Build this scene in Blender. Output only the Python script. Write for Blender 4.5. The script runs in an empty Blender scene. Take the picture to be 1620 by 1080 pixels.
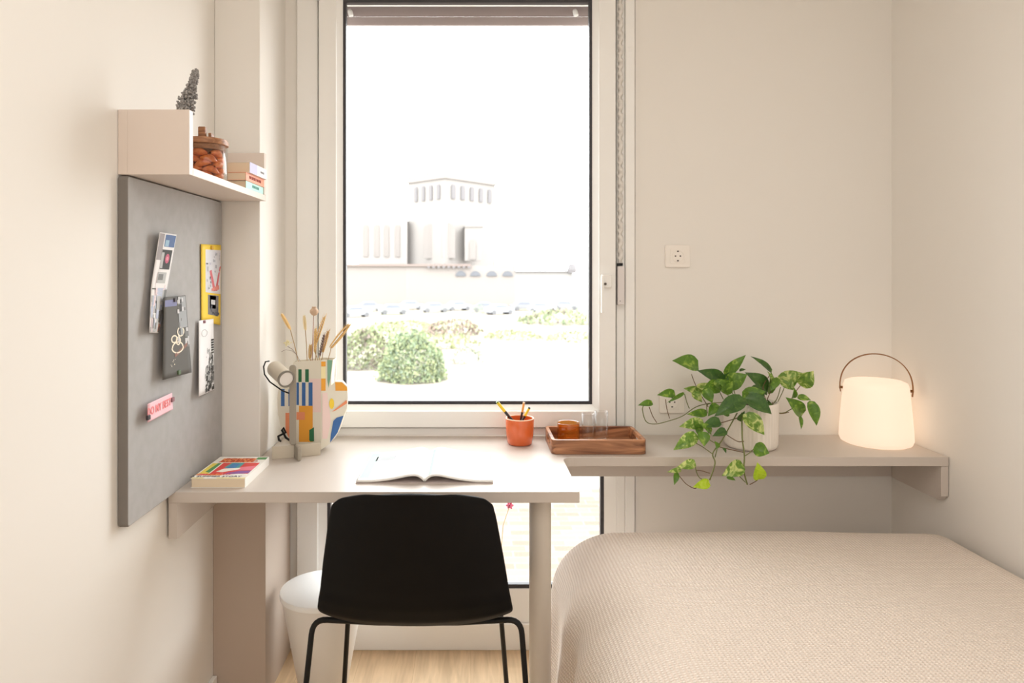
import bpy, bmesh, math, random
from mathutils import Vector, Matrix, noise
PI = math.pi
S = bpy.context.scene
C = S.collection
random.seed(7)

# ------------------------------------------------------------------ camera
F = 1080.0; VX, VY, EYE = 745.0, 431.0, 1.32      # 24 mm lens on a 36 mm frame, shifted; eye height 1.32 m
cam_d = bpy.data.cameras.new('camera'); cam = bpy.data.objects.new('camera', cam_d); C.objects.link(cam)
cam.location = (0, 0, EYE); cam.rotation_euler = (PI / 2, 0, 0)
cam_d.sensor_width = 36; cam_d.lens = 24
cam_d.shift_x = (810 - VX) / 1620; cam_d.shift_y = -(540 - VY) / 1620
cam_d.clip_start = 0.02; cam_d.clip_end = 2000
S.camera = cam
cam_d.dof.use_dof = True; cam_d.dof.focus_distance = 1.95; cam_d.dof.aperture_fstop = 4.0
S.view_settings.view_transform = 'Standard'; S.view_settings.look = 'None'
S.view_settings.gamma = 1; S.view_settings.use_curve_mapping = False
S.view_settings.exposure = 0.13
S.cycles.transparent_max_bounces = 32
S.cycles.max_bounces = 10; S.cycles.diffuse_bounces = 6
S.cycles.sample_clamp_indirect = 8

# ------------------------------------------------------------------ sky
SKY = 8.0
w = bpy.data.worlds.new('sky'); S.world = w; w.use_nodes = True
bg = w.node_tree.nodes['Background']; bg.inputs[0].default_value = (.955, .98, 1, 1); bg.inputs[1].default_value = SKY

def area(name, loc, rot, sx, sy, power, col):
    l = bpy.data.lights.new(name, 'AREA'); l.shape = 'RECTANGLE'; l.size = sx; l.size_y = sy
    l.energy = power; l.color = col
    o = bpy.data.objects.new(name, l); o.location = loc; o.rotation_euler = rot; C.objects.link(o)
    return o
# daylight portals just outside the two panes (they emit nothing, they only steer the sky sampling)
for nm, x0, x1, z0, z1 in (('upper_pane_portal', -.46, .44, .85, 2.28), ('lower_pane_portal', -.52, .47, .2, .74)):
    p = area(nm, ((x0 + x1) / 2, 2.62, (z0 + z1) / 2), (-PI / 2, 0, 0), x1 - x0 + .1, z1 - z0 + .1, 1, (1, 1, 1))
    p.data.cycles.is_portal = True
# added fill lamps above and behind the viewer, unseen, to brighten the room
area('overhead_fill', (.35, .25, 2.585), (0, 0, 0), 1.3, 1.3, 14, (1, .975, .945))
area('rear_fill', (.35, -1.52, 1.5), (PI / 2, 0, 0), 1.9, 1.7, 8, (.98, .985, 1))

# ------------------------------------------------------------------ helpers
def X(px, d): return (px - VX) * d / F
def Z(py, d): return EYE - (py - VY) * d / F
def P(px, py, d): return Vector((X(px, d), d, Z(py, d)))

def lin(c):
    return tuple(((v / 255) / 12.92 if v / 255 <= .04045 else ((v / 255 + .055) / 1.055) ** 2.4) for v in c) + (1,)

def mat(name, rgb, rough=.6, metal=0, emit=None, estr=0, bump=None, vary=None, coat=0, spec=None, sheen=0):
    """bump=(scale,strength,distance) noise bump; vary=(scale,rgb2) noise colour variation"""
    m = bpy.data.materials.new(name); m.use_nodes = True
    nt = m.node_tree; b = nt.nodes['Principled BSDF']
    b.inputs['Base Color'].default_value = lin(rgb); b.inputs['Roughness'].default_value = rough
    b.inputs['Metallic'].default_value = metal
    if coat: b.inputs['Coat Weight'].default_value = coat
    if sheen: b.inputs['Sheen Weight'].default_value = sheen
    if spec is not None: b.inputs['Specular IOR Level'].default_value = spec
    if emit: b.inputs['Emission Color'].default_value = lin(emit); b.inputs['Emission Strength'].default_value = estr
    tc = nt.nodes.new('ShaderNodeTexCoord')
    if vary:
        n = nt.nodes.new('ShaderNodeTexNoise'); n.inputs['Scale'].default_value = vary[0]; n.inputs['Detail'].default_value = 4
        nt.links.new(tc.outputs['Object'], n.inputs['Vector'])
        r = nt.nodes.new('ShaderNodeValToRGB'); r.color_ramp.elements[0].position = .35; r.color_ramp.elements[1].position = .65
        r.color_ramp.elements[0].color = lin(rgb); r.color_ramp.elements[1].color = lin(vary[1])
        nt.links.new(n.outputs['Fac'], r.inputs['Fac']); nt.links.new(r.outputs['Color'], b.inputs['Base Color'])
    if bump:
        n = nt.nodes.new('ShaderNodeTexNoise'); n.inputs['Scale'].default_value = bump[0]; n.inputs['Detail'].default_value = 3
        nt.links.new(tc.outputs['Object'], n.inputs['Vector'])
        u = nt.nodes.new('ShaderNodeBump'); u.inputs['Strength'].default_value = bump[1]; u.inputs['Distance'].default_value = bump[2]
        nt.links.new(n.outputs['Fac'], u.inputs['Height']); nt.links.new(u.outputs['Normal'], b.inputs['Normal'])
    return m

def schlick(nt, f0):
    lw = nt.nodes.new('ShaderNodeLayerWeight'); lw.inputs['Blend'].default_value = .5
    p = nt.nodes.new('ShaderNodeMath'); p.operation = 'POWER'; p.inputs[1].default_value = 4
    q = nt.nodes.new('ShaderNodeMath'); q.operation = 'MULTIPLY_ADD'; q.inputs[1].default_value = .8 - f0; q.inputs[2].default_value = f0
    nt.links.new(lw.outputs['Facing'], p.inputs[0]); nt.links.new(p.outputs[0], q.inputs[0]); return q.outputs[0]

def glass_mat(name, tint=(1, 1, 1), refl=.06, rough=0.0):
    """thin clear sheet: straight-through light plus a fresnel mirror"""
    m = bpy.data.materials.new(name); m.use_nodes = True; nt = m.node_tree; nt.nodes.clear()
    o = nt.nodes.new('ShaderNodeOutputMaterial'); t = nt.nodes.new('ShaderNodeBsdfTransparent'); g = nt.nodes.new('ShaderNodeBsdfGlossy')
    t.inputs[0].default_value = tint + (1,); g.inputs['Roughness'].default_value = rough
    mx = nt.nodes.new('ShaderNodeMixShader')
    nt.links.new(schlick(nt, refl), mx.inputs[0]); nt.links.new(t.outputs[0], mx.inputs[1]); nt.links.new(g.outputs[0], mx.inputs[2])
    nt.links.new(mx.outputs[0], o.inputs[0]); return m

def wood_mat(name, c1, c2, scale, rough=.45, axis='X'):
    m = bpy.data.materials.new(name); m.use_nodes = True; nt = m.node_tree; b = nt.nodes['Principled BSDF']
    tc = nt.nodes.new('ShaderNodeTexCoord'); mp = nt.nodes.new('ShaderNodeMapping')
    mp.inputs['Scale'].default_value = (scale * .12, scale, scale) if axis == 'X' else (scale, scale * .12, scale)
    n = nt.nodes.new('ShaderNodeTexNoise'); n.inputs['Scale'].default_value = 1; n.inputs['Detail'].default_value = 6; n.inputs['Distortion'].default_value = 1.2
    r = nt.nodes.new('ShaderNodeValToRGB'); r.color_ramp.elements[0].position = .36; r.color_ramp.elements[1].position = .64
    r.color_ramp.elements[0].color = lin(c1); r.color_ramp.elements[1].color = lin(c2)
    nt.links.new(tc.outputs['Object'], mp.inputs[0]); nt.links.new(mp.outputs[0], n.inputs['Vector'])
    nt.links.new(n.outputs['Fac'], r.inputs['Fac']); nt.links.new(r.outputs[0], b.inputs['Base Color'])
    b.inputs['Roughness'].default_value = rough
    return m

class MB:
    """collects geometry for ONE mesh object"""
    def __init__(s): s.v = []; s.f = []; s.mi = []; s.m = 0
    def add(s, vs, fs, m=None):
        o = len(s.v); s.v += [tuple(q) for q in vs]
        for f in fs: s.f.append(tuple(o + i for i in f)); s.mi.append(s.m if m is None else m)
        return s
    def box(s, x0, x1, y0, y1, z0, z1, m=None):
        v = [(x, y, z) for z in (z0, z1) for y in (y0, y1) for x in (x0, x1)]
        return s.add(v, [(0, 2, 3, 1), (4, 5, 7, 6), (0, 1, 5, 4), (2, 6, 7, 3), (0, 4, 6, 2), (1, 3, 7, 5)], m)
    def prism(s, pts, z0, z1, m=None, plane='xy'):
        """pts counter-clockwise in the plane, extruded along the third axis"""
        def mk(a, b, c): return {'xy': (a, b, c), 'xz': (a, c, b), 'yz': (c, a, b)}[plane]
        n = len(pts); v = [mk(a, b, z0) for a, b in pts] + [mk(a, b, z1) for a, b in pts]
        f = [tuple(range(n - 1, -1, -1)), tuple(range(n, 2 * n))] + [(i, (i + 1) % n, n + (i + 1) % n, n + i) for i in range(n)]
        return s.add(v, f, m)
    def ring(s, o, i, y0, y1, m=None, yi0=None):
        """rectangular frame in the XZ plane: o/i = (x0,x1,z0,z1); front at y0 (inner lip at yi0), back at y1"""
        yi0 = y0 if yi0 is None else yi0
        def c(r, y): return [(r[0], y, r[2]), (r[1], y, r[2]), (r[1], y, r[3]), (r[0], y, r[3])]
        v = c(o, y0) + c(i, yi0) + c(o, y1) + c(i, y1); f = []
        for k in range(4):
            j = (k + 1) % 4
            f += [(k, j, 4 + j, 4 + k), (8 + j, 8 + k, 12 + k, 12 + j), (k, 8 + k, 8 + j, j), (4 + k, 4 + j, 12 + j, 12 + k)]
        return s.add(v, f, m)
    def lathe(s, prof, c=(0, 0, 0), n=48, m=None, rib=None, close=False, M=None):
        """prof = [(r,z)...] from bottom to top, around the Z axis at c"""
        v = []; f = []
        for r, z in prof:
            for k in range(n):
                a = 2 * PI * k / n; rr = r * (1 + (rib[1] * math.cos(rib[0] * a) if rib and rib[2] <= z <= rib[3] else 0))
                v.append(Vector((rr * math.cos(a), rr * math.sin(a), z)))
        if M is not None: v = [M @ q for q in v]
        v = [q + Vector(c) for q in v]
        for i in range(len(prof) - 1):
            for k in range(n):
                j = (k + 1) % n; f.append((i * n + k, i * n + j, (i + 1) * n + j, (i + 1) * n + k))
        if not close: f += [tuple(range(n - 1, -1, -1)), tuple((len(prof) - 1) * n + k for k in range(n))]
        return s.add(v, f, m)
    def tube(s, pts, r, n=8, m=None):
        pts = [Vector(p) for p in pts]; rs = r if isinstance(r, (list, tuple)) else [r] * len(pts)
        v = []; f = []; up = None
        for i, p in enumerate(pts):
            t = (pts[min(i + 1, len(pts) - 1)] - pts[max(i - 1, 0)]).normalized()
            if up is None: up = Vector((0, 0, 1)) if abs(t.z) < .9 else Vector((1, 0, 0))
            a = t.cross(up).normalized(); b = a.cross(t).normalized(); up = b
            for k in range(n):
                q = 2 * PI * k / n; v.append(p + rs[i] * (math.cos(q) * a + math.sin(q) * b))
        for i in range(len(pts) - 1):
            for k in range(n):
                j = (k + 1) % n; f.append((i * n + k, (i + 1) * n + k, (i + 1) * n + j, i * n + j))
        f += [tuple(range(n)), tuple((len(pts) - 1) * n + n - 1 - k for k in range(n))]
        return s.add(v, f, m)
    def blob(s, c, r, m=None, M=None, n=10):
        """small ellipsoid"""
        v = []; f = []; h = n // 2
        for i in range(1, h):
            a = PI * i / h
            for k in range(n):
                q = 2 * PI * k / n; v.append(Vector((r[0] * math.sin(a) * math.cos(q), r[1] * math.sin(a) * math.sin(q), -r[2] * math.cos(a))))
        v += [Vector((0, 0, -r[2])), Vector((0, 0, r[2]))]; lo, hi = len(v) - 2, len(v) - 1
        for i in range(h - 2):
            for k in range(n):
                j = (k + 1) % n; f.append((i * n + k, i * n + j, (i + 1) * n + j, (i + 1) * n + k))
        for k in range(n):
            j = (k + 1) % n; f += [(lo, j, k), (hi, (h - 2) * n + k, (h - 2) * n + j)]
        if M is not None: v = [M @ q for q in v]
        return s.add([q + Vector(c) for q in v], f, m)
    def grid(s, fn, nu, nv, m=None):
        v = [fn(i / nu, j / nv) for j in range(nv + 1) for i in range(nu + 1)]
        f = [(j * (nu + 1) + i, j * (nu + 1) + i + 1, (j + 1) * (nu + 1) + i + 1, (j + 1) * (nu + 1) + i) for j in range(nv) for i in range(nu)]
        return s.add(v, f, m)
    def build(s, name, mats, parent=None, smooth=False, bevel=0, solid=0, seg=2, subsurf=0, sangle=None):
        me = bpy.data.meshes.new(name); me.from_pydata(s.v, [], s.f)
        for m in (mats if isinstance(mats, (list, tuple)) else [mats]): me.materials.append(m)
        for p, k in zip(me.polygons, s.mi): p.material_index = k; p.use_smooth = smooth
        me.update(); o = bpy.data.objects.new(name, me); C.objects.link(o)
        if parent is not None: o.parent = parent; o.matrix_parent_inverse = Matrix.Translation(-Vector(parent.location)) if parent.type == 'EMPTY' and parent.rotation_euler.z == 0 else Matrix()
        if solid:
            q = o.modifiers.new('thickness', 'SOLIDIFY'); q.thickness = solid; q.offset = 0
        if bevel:
            q = o.modifiers.new('edge', 'BEVEL'); q.width = bevel; q.segments = seg; q.limit_method = 'ANGLE'; q.angle_limit = .6
            q.harden_normals = False
        if subsurf:
            q = o.modifiers.new('sub', 'SUBSURF'); q.levels = subsurf; q.render_levels = subsurf
        if sangle:
            me.shade_smooth() if hasattr(me, 'shade_smooth') else None
            try: me.set_sharp_from_angle(angle=sangle)
            except Exception: pass
        return o

def thing(name, label, cat, loc, group=None, kind=None):
    o = bpy.data.objects.new(name, None); o.location = loc; o.empty_display_size = .05; C.objects.link(o)
    return tag(o, label, cat, group, kind)
def tag(o, label=None, cat=None, group=None, kind=None):
    if label: o['label'] = label
    if cat: o['category'] = cat
    if group: o['group'] = group
    if kind: o['kind'] = kind
    return o
def struct(name, mb, m, label=None, cat=None, **k):
    o = mb.build(name, m, **k); o['kind'] = 'structure'
    if label: o['label'] = label
    if cat: o['category'] = cat
    return o
def copy_tree(o, parent=None):
    c = o.copy(); C.objects.link(c)
    if parent is not None: c.parent = parent
    for ch in list(o.children): copy_tree(ch, c)
    return c
def text_mb(mb, body, size, M, m=0, depth=.0004, bold=0):
    """lettering laid on the plane given by matrix M (x = reading direction, y = up)"""
    cu = bpy.data.curves.new('t', 'FONT'); cu.body = body; cu.size = size; cu.align_x = 'CENTER'; cu.align_y = 'CENTER'
    cu.extrude = depth; cu.offset = bold; cu.resolution_u = 3
    o = bpy.data.objects.new('t', cu); C.objects.link(o)
    dg = bpy.context.evaluated_depsgraph_get(); me = bpy.data.meshes.new_from_object(o.evaluated_get(dg))
    mb.add([M @ v.co for v in me.vertices], [tuple(p.vertices) for p in me.polygons], m)
    bpy.data.objects.remove(o); bpy.data.curves.remove(cu); bpy.data.meshes.remove(me)
def frame_m(o, x, y):
    x = Vector(x).normalized(); y = Vector(y).normalized(); z = x.cross(y).normalized(); y = z.cross(x)
    M = Matrix((x, y, z)).transposed().to_4x4(); M.translation = Vector(o); return M
def rrect(x0, x1, y0, y1, r, n=6):
    pts = []
    for cx, cy, a0 in ((x1 - r, y0 + r, -PI / 2), (x1 - r, y1 - r, 0), (x0 + r, y1 - r, PI / 2), (x0 + r, y0 + r, PI)):
        for k in range(n + 1): a = a0 + PI / 2 * k / n; pts.append((cx + r * math.cos(a), cy + r * math.sin(a)))
    return pts

# ------------------------------------------------------------------ materials
M_wall = mat('wall_paint', (236, 232, 226), .85, bump=(220, .05, .001))
M_white = mat('ceiling_paint', (244, 241, 235), .9)
M_frame = mat('window_white_lacquer', (243, 242, 239), .35)
M_gasket = mat('black_gasket', (52, 50, 54), .5)
M_taupe = mat('taupe_laminate', (202, 192, 183), .36, bump=(400, .03, .0005))
M_taupe_leg = mat('taupe_lacquered_steel', (205, 196, 184), .4)
M_felt = mat('grey_felt', (172, 170, 169), .95, bump=(900, .35, .001), vary=(30, (166, 164, 162)), sheen=.2)
M_felt_edge = mat('dark_grey_edging', (124, 118, 112), .9, bump=(900, .3, .001))
M_black = mat('black_plastic', (12, 11, 11), .6, bump=(700, .05, .0004), spec=.16)
M_blackmetal = mat('black_powder_coat', (20, 20, 20), .5, spec=.3)
M_pane = glass_mat('window_glass', (.975, .98, .975), .02)
M_paper = mat('paper', (240, 236, 228), .8)
M_pages = mat('book_pages', (232, 214, 186), .9, bump=(600, .2, .0005))

# ------------------------------------------------------------------ room shell
LW, RW, BW = -.793, 1.48, 2.40            # left, right, window wall planes
CEIL, REAR = 2.62, -1.6
def floor_mat():
    m = bpy.data.materials.new('oak_planks'); m.use_nodes = True; nt = m.node_tree; b = nt.nodes['Principled BSDF']
    tc = nt.nodes.new('ShaderNodeTexCoord'); mp = nt.nodes.new('ShaderNodeMapping'); mp.inputs['Rotation'].default_value = (0, 0, PI / 2)
    br = nt.nodes.new('ShaderNodeTexBrick'); br.inputs['Scale'].default_value = 1; br.inputs['Brick Width'].default_value = 1.3
    br.inputs['Row Height'].default_value = .19; br.inputs['Mortar Size'].default_value = .0006
    br.inputs['Color1'].default_value = lin((222, 196, 160)); br.inputs['Color2'].default_value = lin((210, 182, 146)); br.inputs['Mortar'].default_value = lin((186, 158, 124))
    m2 = nt.nodes.new('ShaderNodeMapping'); m2.inputs['Scale'].default_value = (45, 4, 1)
    n = nt.nodes.new('ShaderNodeTexNoise'); n.inputs['Scale'].default_value = 1; n.inputs['Detail'].default_value = 6; n.inputs['Distortion'].default_value = .8
    r = nt.nodes.new('ShaderNodeValToRGB'); r.color_ramp.elements[0].color = (.72, .66, .6, 1); r.color_ramp.elements[1].color = (1.08, 1.05, 1.02, 1)
    r.color_ramp.elements[0].position = .3; r.color_ramp.elements[1].position = .7
    mx = nt.nodes.new('ShaderNodeMix'); mx.data_type = 'RGBA'; mx.blend_type = 'MULTIPLY'; mx.inputs['Factor'].default_value = .8
    L = nt.links.new
    L(tc.outputs['Object'], mp.inputs[0]); L(mp.outputs[0], br.inputs['Vector']); L(tc.outputs['Object'], m2.inputs[0]); L(m2.outputs[0], n.inputs['Vector'])
    L(n.outputs['Fac'], r.inputs['Fac']); L(br.outputs['Color'], mx.inputs['A']); L(r.outputs[0], mx.inputs['B']); L(mx.outputs['Result'], b.inputs['Base Color'])
    b.inputs['Roughness'].default_value = .4
    return m
struct('floor', MB().box(LW - .1, RW + .1, REAR - .1, BW + .3, -.12, 0), floor_mat(), 'light oak plank floor under the desk and bed', 'floor')
struct('ceiling', MB().box(LW - .1, RW + .1, REAR - .1, BW + .3, CEIL, CEIL + .1), M_white, 'plain white ceiling above the room', 'ceiling')
struct('wall_left', MB().box(LW - .1, LW, REAR - .1, BW + .3, 0, CEIL), M_wall, 'cream painted wall behind the grey pinboard', 'wall')
struct('wall_right', MB().box(RW, RW + .1, REAR - .1, BW + .3, 0, CEIL), M_wall, 'cream painted wall beside the bed', 'wall')
struct('wall_rear', MB().box(LW, RW, REAR - .1, REAR, 0, CEIL), M_wall, 'cream wall opposite the window', 'wall')
WX0, WX1, WZT = -.612, .578, 2.46          # window opening
wb = MB()
wb.box(LW, WX0, BW, BW + .3, 0, CEIL); wb.box(WX1, RW, BW, BW + .3, 0, CEIL); wb.box(WX0, WX1, BW, BW + .3, WZT, CEIL)
struct('wall_window', wb, M_wall, 'cream wall around the tall window', 'wall')
struct('wall_pier', MB().box(LW, -.652, 2.11, BW, 0, CEIL), M_wall, 'narrow cream wall pier between pinboard and window', 'wall', bevel=.003)
struct('baseboard_left', MB().box(LW, LW + .014, REAR, 2.095, 0, .085), M_frame, 'low white baseboard along the pinboard wall', 'baseboard', bevel=.003)
struct('baseboard_right', MB().box(RW - .014, RW, REAR, BW - .016, 0, .085), M_frame, 'low white baseboard along the bed wall', 'baseboard', bevel=.003)
struct('baseboard_back', MB().box(WX1 + .002, RW, BW - .014, BW, 0, .085), M_frame, 'low white baseboard on the window wall', 'baseboard', bevel=.003)

# ------------------------------------------------------------------ window
FY = 2.385                                  # room side of the frame
win = thing('window_1', 'tall white window with one opening sash over a fixed lower pane', 'window', (0, BW, 0), kind='structure')
fr = MB()
D0 = 2.39
fx0, fx1 = X(470, D0), X(1004, D0)
g0, g1, gt, gb = X(545, D0), X(934.5, D0), Z(1, D0), Z(637, D0)          # upper glass
l0, l1, lt, lb = X(519, D0), X(954, D0), .735, Z(931, D0)                 # lower glass
st = WZT - .05
fr.box(fx0, X(503, D0), FY, 2.47, .0, WZT)                                # left jamb
fr.box(X(989, D0), fx1, FY, 2.47, .0, WZT)                                # right jamb
fr.box(X(976, D0), X(989, D0), FY + .010, 2.47, .0, WZT)                  # recess that holds the strap
fr.box(X(503, D0), X(976, D0), FY, 2.47, .752, Z(676, D0) - .001)         # transom
fr.box(X(503, D0), X(976, D0), FY, 2.47, st, WZT)                         # head
fr.box(X(503, D0), X(976, D0), FY, 2.47, 0, Z(986, D0))                   # bottom rail
fr.ring((X(503, D0) - .001, X(976, D0) + .001, Z(676, D0) - .01, st + .01), (g0 - .012, g1 + .012, gb - .012, gt + .012), 2.441, 2.472)
fr.build('window_frame', M_frame, win, bevel=.003)
lo = MB(); lo.ring((X(503, D0), X(976, D0), Z(986, D0), .752), (l0 - .008, l1 + .008, lb - .01, lt), FY + .012, 2.47, yi0=FY + .026)
lo.build('fixed_pane_frame', M_frame, win, bevel=.002)
MB().ring((l0 - .008, l1 + .008, lb - .01, lt + .005), (l0 + .004, l1 - .004, lb + .004, lt - .008), FY + .03, FY + .05).build('lower_gasket', M_gasket, win)
MB().box(l0, l1, FY + .034, FY + .05, lb, lt).build('lower_glass', M_pane, win)
sa = MB(); sa.ring((X(504, 2.37), X(974, 2.37), Z(676, 2.37), st + .01), (g0 - .024, g1 + .024, gb - .024, gt + .024), 2.366, 2.44)
sash = sa.build('sash', M_frame, win, bevel=.004)
MB().ring((g0 - .026, g1 + .026, gb - .026, gt + .026), (g0 - .006, g1 + .006, gb - .006, gt + .006), 2.371, 2.44, yi0=2.392).build('glazing_bead', M_frame, sash)
MB().ring((g0 - .008, g1 + .008, gb - .008, gt + .008), (g0 + .004, g1 - .004, gb + .005, gt - .004), 2.396, 2.42).build('gasket', M_gasket, sash)
MB().box(g0, g1, 2.402, 2.418, gb, gt).build('glass', M_pane, sash)
hb = MB()
hb.tube([(X(503, 2.36), 2.36, z) for z in (.83, .90)], .006); hb.tube([(X(503, 2.36), 2.36, z) for z in (2.262, 2.34)], .006)
hb.build('hinge', M_frame, sash, smooth=True)
# roller shutter half lowered outside
sh = MB(); shy = 2.52; z = Z(40, shy)
sh.box(WX0 + .03, WX1 - .03, shy, shy + .012, z, z + .032)
for k in range(1, 6): sh.box(WX0 + .03, WX1 - .03, shy + .001, shy + .011, z + .034 + (k - 1) * .04, z + .034 + k * .04 - .003)
shutter = tag(sh.build('roller_shutter', mat('grey_shutter_slats', (172, 158, 156), .5), bevel=.003), 'grey slatted roller shutter rolled nearly up behind the upper pane', 'shutter')
for px in (556, 912):
    s = MB(); s.lathe([(.007, 0), (.009, .004), (.009, .02), (.006, .026)], P(px, 26, shy - .012), 16, M=Matrix.Rotation(-.3, 4, 'Y'))
    s.build('stopper', M_frame, shutter, smooth=True)
struct('trim_1', MB().box(WX0 - .0, WX1, 2.55, 2.7, WZT - .1, WZT).box(WX0, WX1, 2.44, 2.7, -.04, .0).box(WX0, WX0 + .022, 2.5, 2.6, 0, WZT).box(WX1 - .022, WX1, 2.5, 2.6, 0, WZT), M_frame, 'white shutter guides and outer sill of the window', 'trim')
# strap, winder
strap = thing('shutter_strap', 'grey white woven pull strap running down beside the window', 'strap', (X(982, 2.38), 2.38, Z(483, 2.38)))
def strapf(u, v):
    zz = Z(418, 2.38) + v * (2.60 - Z(418, 2.38)); a = .9 * math.sin(v * 165)
    return (X(982, 2.38) + (u - .5) * .02 * math.cos(a), 2.386 + (u - .5) * .02 * math.sin(a), zz)
M_strap = mat('woven_strap', (240, 236, 230), .9, vary=(60, (222, 217, 210)), bump=(500, .3, .001))
MB().grid(strapf, 2, 260).build('strap', M_strap, strap, smooth=True, solid=.0015)
MB().box(X(977, 2.37), X(988, 2.37), 2.366, 2.4, Z(482, 2.37), Z(421, 2.37)).build('winder_case', mat('winder_grey', (222, 216, 214), .4), strap, bevel=.003)
MB().box(X(978, 2.36), X(986.5, 2.36), 2.372, 2.384, Z(420.5, 2.36), Z(416, 2.36)).build('slot', M_blackmetal, strap)
MB().lathe([(.0015, 0), (.0015, .002)], P(981, 476, 2.3645), 10, M=Matrix.Rotation(PI / 2, 4, 'X')).build('screw', M_gasket, strap)
# handle lock
lk = thing('window_lock', 'small white window lock with keyhole and slim lever', 'window lock', P(960, 444, 2.36))
MB().box(X(952, 2.35), X(968, 2.35), 2.346, 2.3655, Z(455, 2.35), Z(434, 2.35)).build('lock_body', M_frame, lk, bevel=.004)
MB().box(X(951, 2.34), X(954.5, 2.34), 2.33, 2.346, Z(495, 2.34), Z(436, 2.34)).build('lever', M_frame, lk, bevel=.0015)
MB().lathe([(.0045, 0), (.0045, .003)], P(957.5, 449, 2.345), 14, M=Matrix.Rotation(PI / 2, 4, 'X')).build('keyhole', mat('dark_steel', (96, 88, 82), .4, .6), lk)

# ------------------------------------------------------------------ sockets
M_sock = mat('socket_white', (242, 236, 228), .35); M_hole = mat('socket_hole', (70, 62, 58), .6)
def socket(px, py, label, cover=False):
    t = thing('wall_socket', label, 'socket', (X(px, BW), BW, Z(py, BW)))
    cx, cz = t.location.x, t.location.z
    MB().prism(rrect(cx - .043, cx + .043, cz - .039, cz + .039, .004), BW - .009, BW, plane='xz').build('cover_plate', M_sock, t, bevel=.0015)
    s = MB(); s.prism(rrect(cx - .027, cx + .027, cz - .027, cz + .027, .004), BW - .0105, BW - .0085, plane='xz')
    s.build('insert', M_sock, t, bevel=.001)
    R = Matrix.Rotation(PI / 2, 4, 'X')
    MB().lathe([(.0215, 0), (.0215, .002), (.019, .002), (.019, 0)], (cx, BW - .0104, cz), 36, M=R, close=True).build('ring', M_sock, t, smooth=False)
    for dx, dz, r in ((-.0085, 0, .0027), (.0085, 0, .0027)):
        MB().lathe([(r, 0), (r, .0012)], (cx + dx, BW - .0104, cz + dz), 12, M=R).build('pin_hole', M_hole, t)
    for dz in (.0165, -.0165):
        MB().box(cx - .003, cx + .003, BW - .0116, BW - .0104, cz + dz - .0022, cz + dz + .0022).build('earth_clip', M_hole, t)
socket(1071, 405, 'white square wall socket to the right of the window, high above the shelf')
socket(1062, 635, 'white wall socket low behind the trailing leaves of the plant')

# ------------------------------------------------------------------ desk with its long shelf
DT = .75; DU = .7215
desk = thing('desk', 'taupe built-in desk running on as a narrow wall shelf beneath the window', 'desk', (-.2, 2.0, 0))
pts = [(-.787, 1.774), (.2825, 1.774), (.2825, 2.075)]
for k in range(1, 7):
    a = PI - PI / 2 * k / 6; pts.append((.3175 + .035 * math.cos(a), 2.075 + .035 * math.sin(a)))
pts += [(RW - .003, 2.11), (RW - .003, BW - .002), (.581, BW - .002), (.581, 2.383), (-.650, 2.383), (-.650, 2.106), (-.787, 2.106)]
MB().prism(pts, DU, DT).build('desktop', M_taupe, desk, bevel=.0015)
MB().box(-.628, RW - .003, 2.362, 2.382, .615, DU - .0005).build('rear_rail', M_taupe, desk, bevel=.001)
MB().prism([(1.79, .625), (2.106, .625), (2.106, DU - .0005), (1.776, DU - .0005), (1.776, .628)], -.787, -.765, plane='yz').build('bracket', M_taupe, desk, bevel=.001)
MB().prism([(2.13, .612), (2.361, .612), (2.361, DU - .0005), (2.112, DU - .0005), (2.112, .628)], RW - .025, RW - .003, plane='yz').build('bracket', M_taupe, desk, bevel=.001)
lg = MB(); lg.lathe([(.0285, 0), (.0295, .004), (.0295, .7213)], (.1865, 1.84, 0), 40)
lg.build('leg', M_taupe_leg, desk, sangle=.6)
MB().prism([(LW + .0005, 2.098), (-.631, 2.098), (-.631, 2.384), (-.6515, 2.384), (-.6515, 2.1095), (LW + .0005, 2.1095)], 0, DU - .0005).build('side_panel', mat('taupe_panel', (186, 170, 156), .5), desk, bevel=.001)

# ------------------------------------------------------------------ pinboard
BX = -.768
board = MB()
pp = rrect(1.528, 2.106, .748, 1.5375, .009, 4)
n = len(pp); board.prism(pp, LW + .001, BX, plane='yz', m=1)
board.mi[-(n + 1)] = 0; board.mi[-(n + 2)] = 0
bd = tag(board.build('pinboard', [M_felt, M_felt_edge], bevel=.004, seg=3), 'tall grey felt pinboard fixed to the wall under the shelf', 'pinboard')

# ------------------------------------------------------------------ wall shelf box
SX = -.632
sf = thing('wall_shelf', 'taupe open box shelf with tall ends mounted above the grey pinboard', 'shelf', (-.7, 1.8, 1.54))
M_shelf = mat('shelf_taupe', (222, 208, 197), .45)
MB().box(LW + .001, BX - .003, 1.532, 2.108, 1.54, 1.686).build('back_panel', M_shelf, sf, bevel=.001)
MB().box(BX - .003, SX, 1.532, 1.553, 1.54, 1.686).build('end_panel', M_shelf, sf, bevel=.001)
MB().box(BX - .003, SX, 2.088, 2.108, 1.558, 1.686).build('end_panel', M_shelf, sf, bevel=.001)
MB().box(BX - .003, SX, 1.553, 2.108, 1.54, 1.558).build('shelf_board', M_shelf, sf, bevel=.001)

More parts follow.
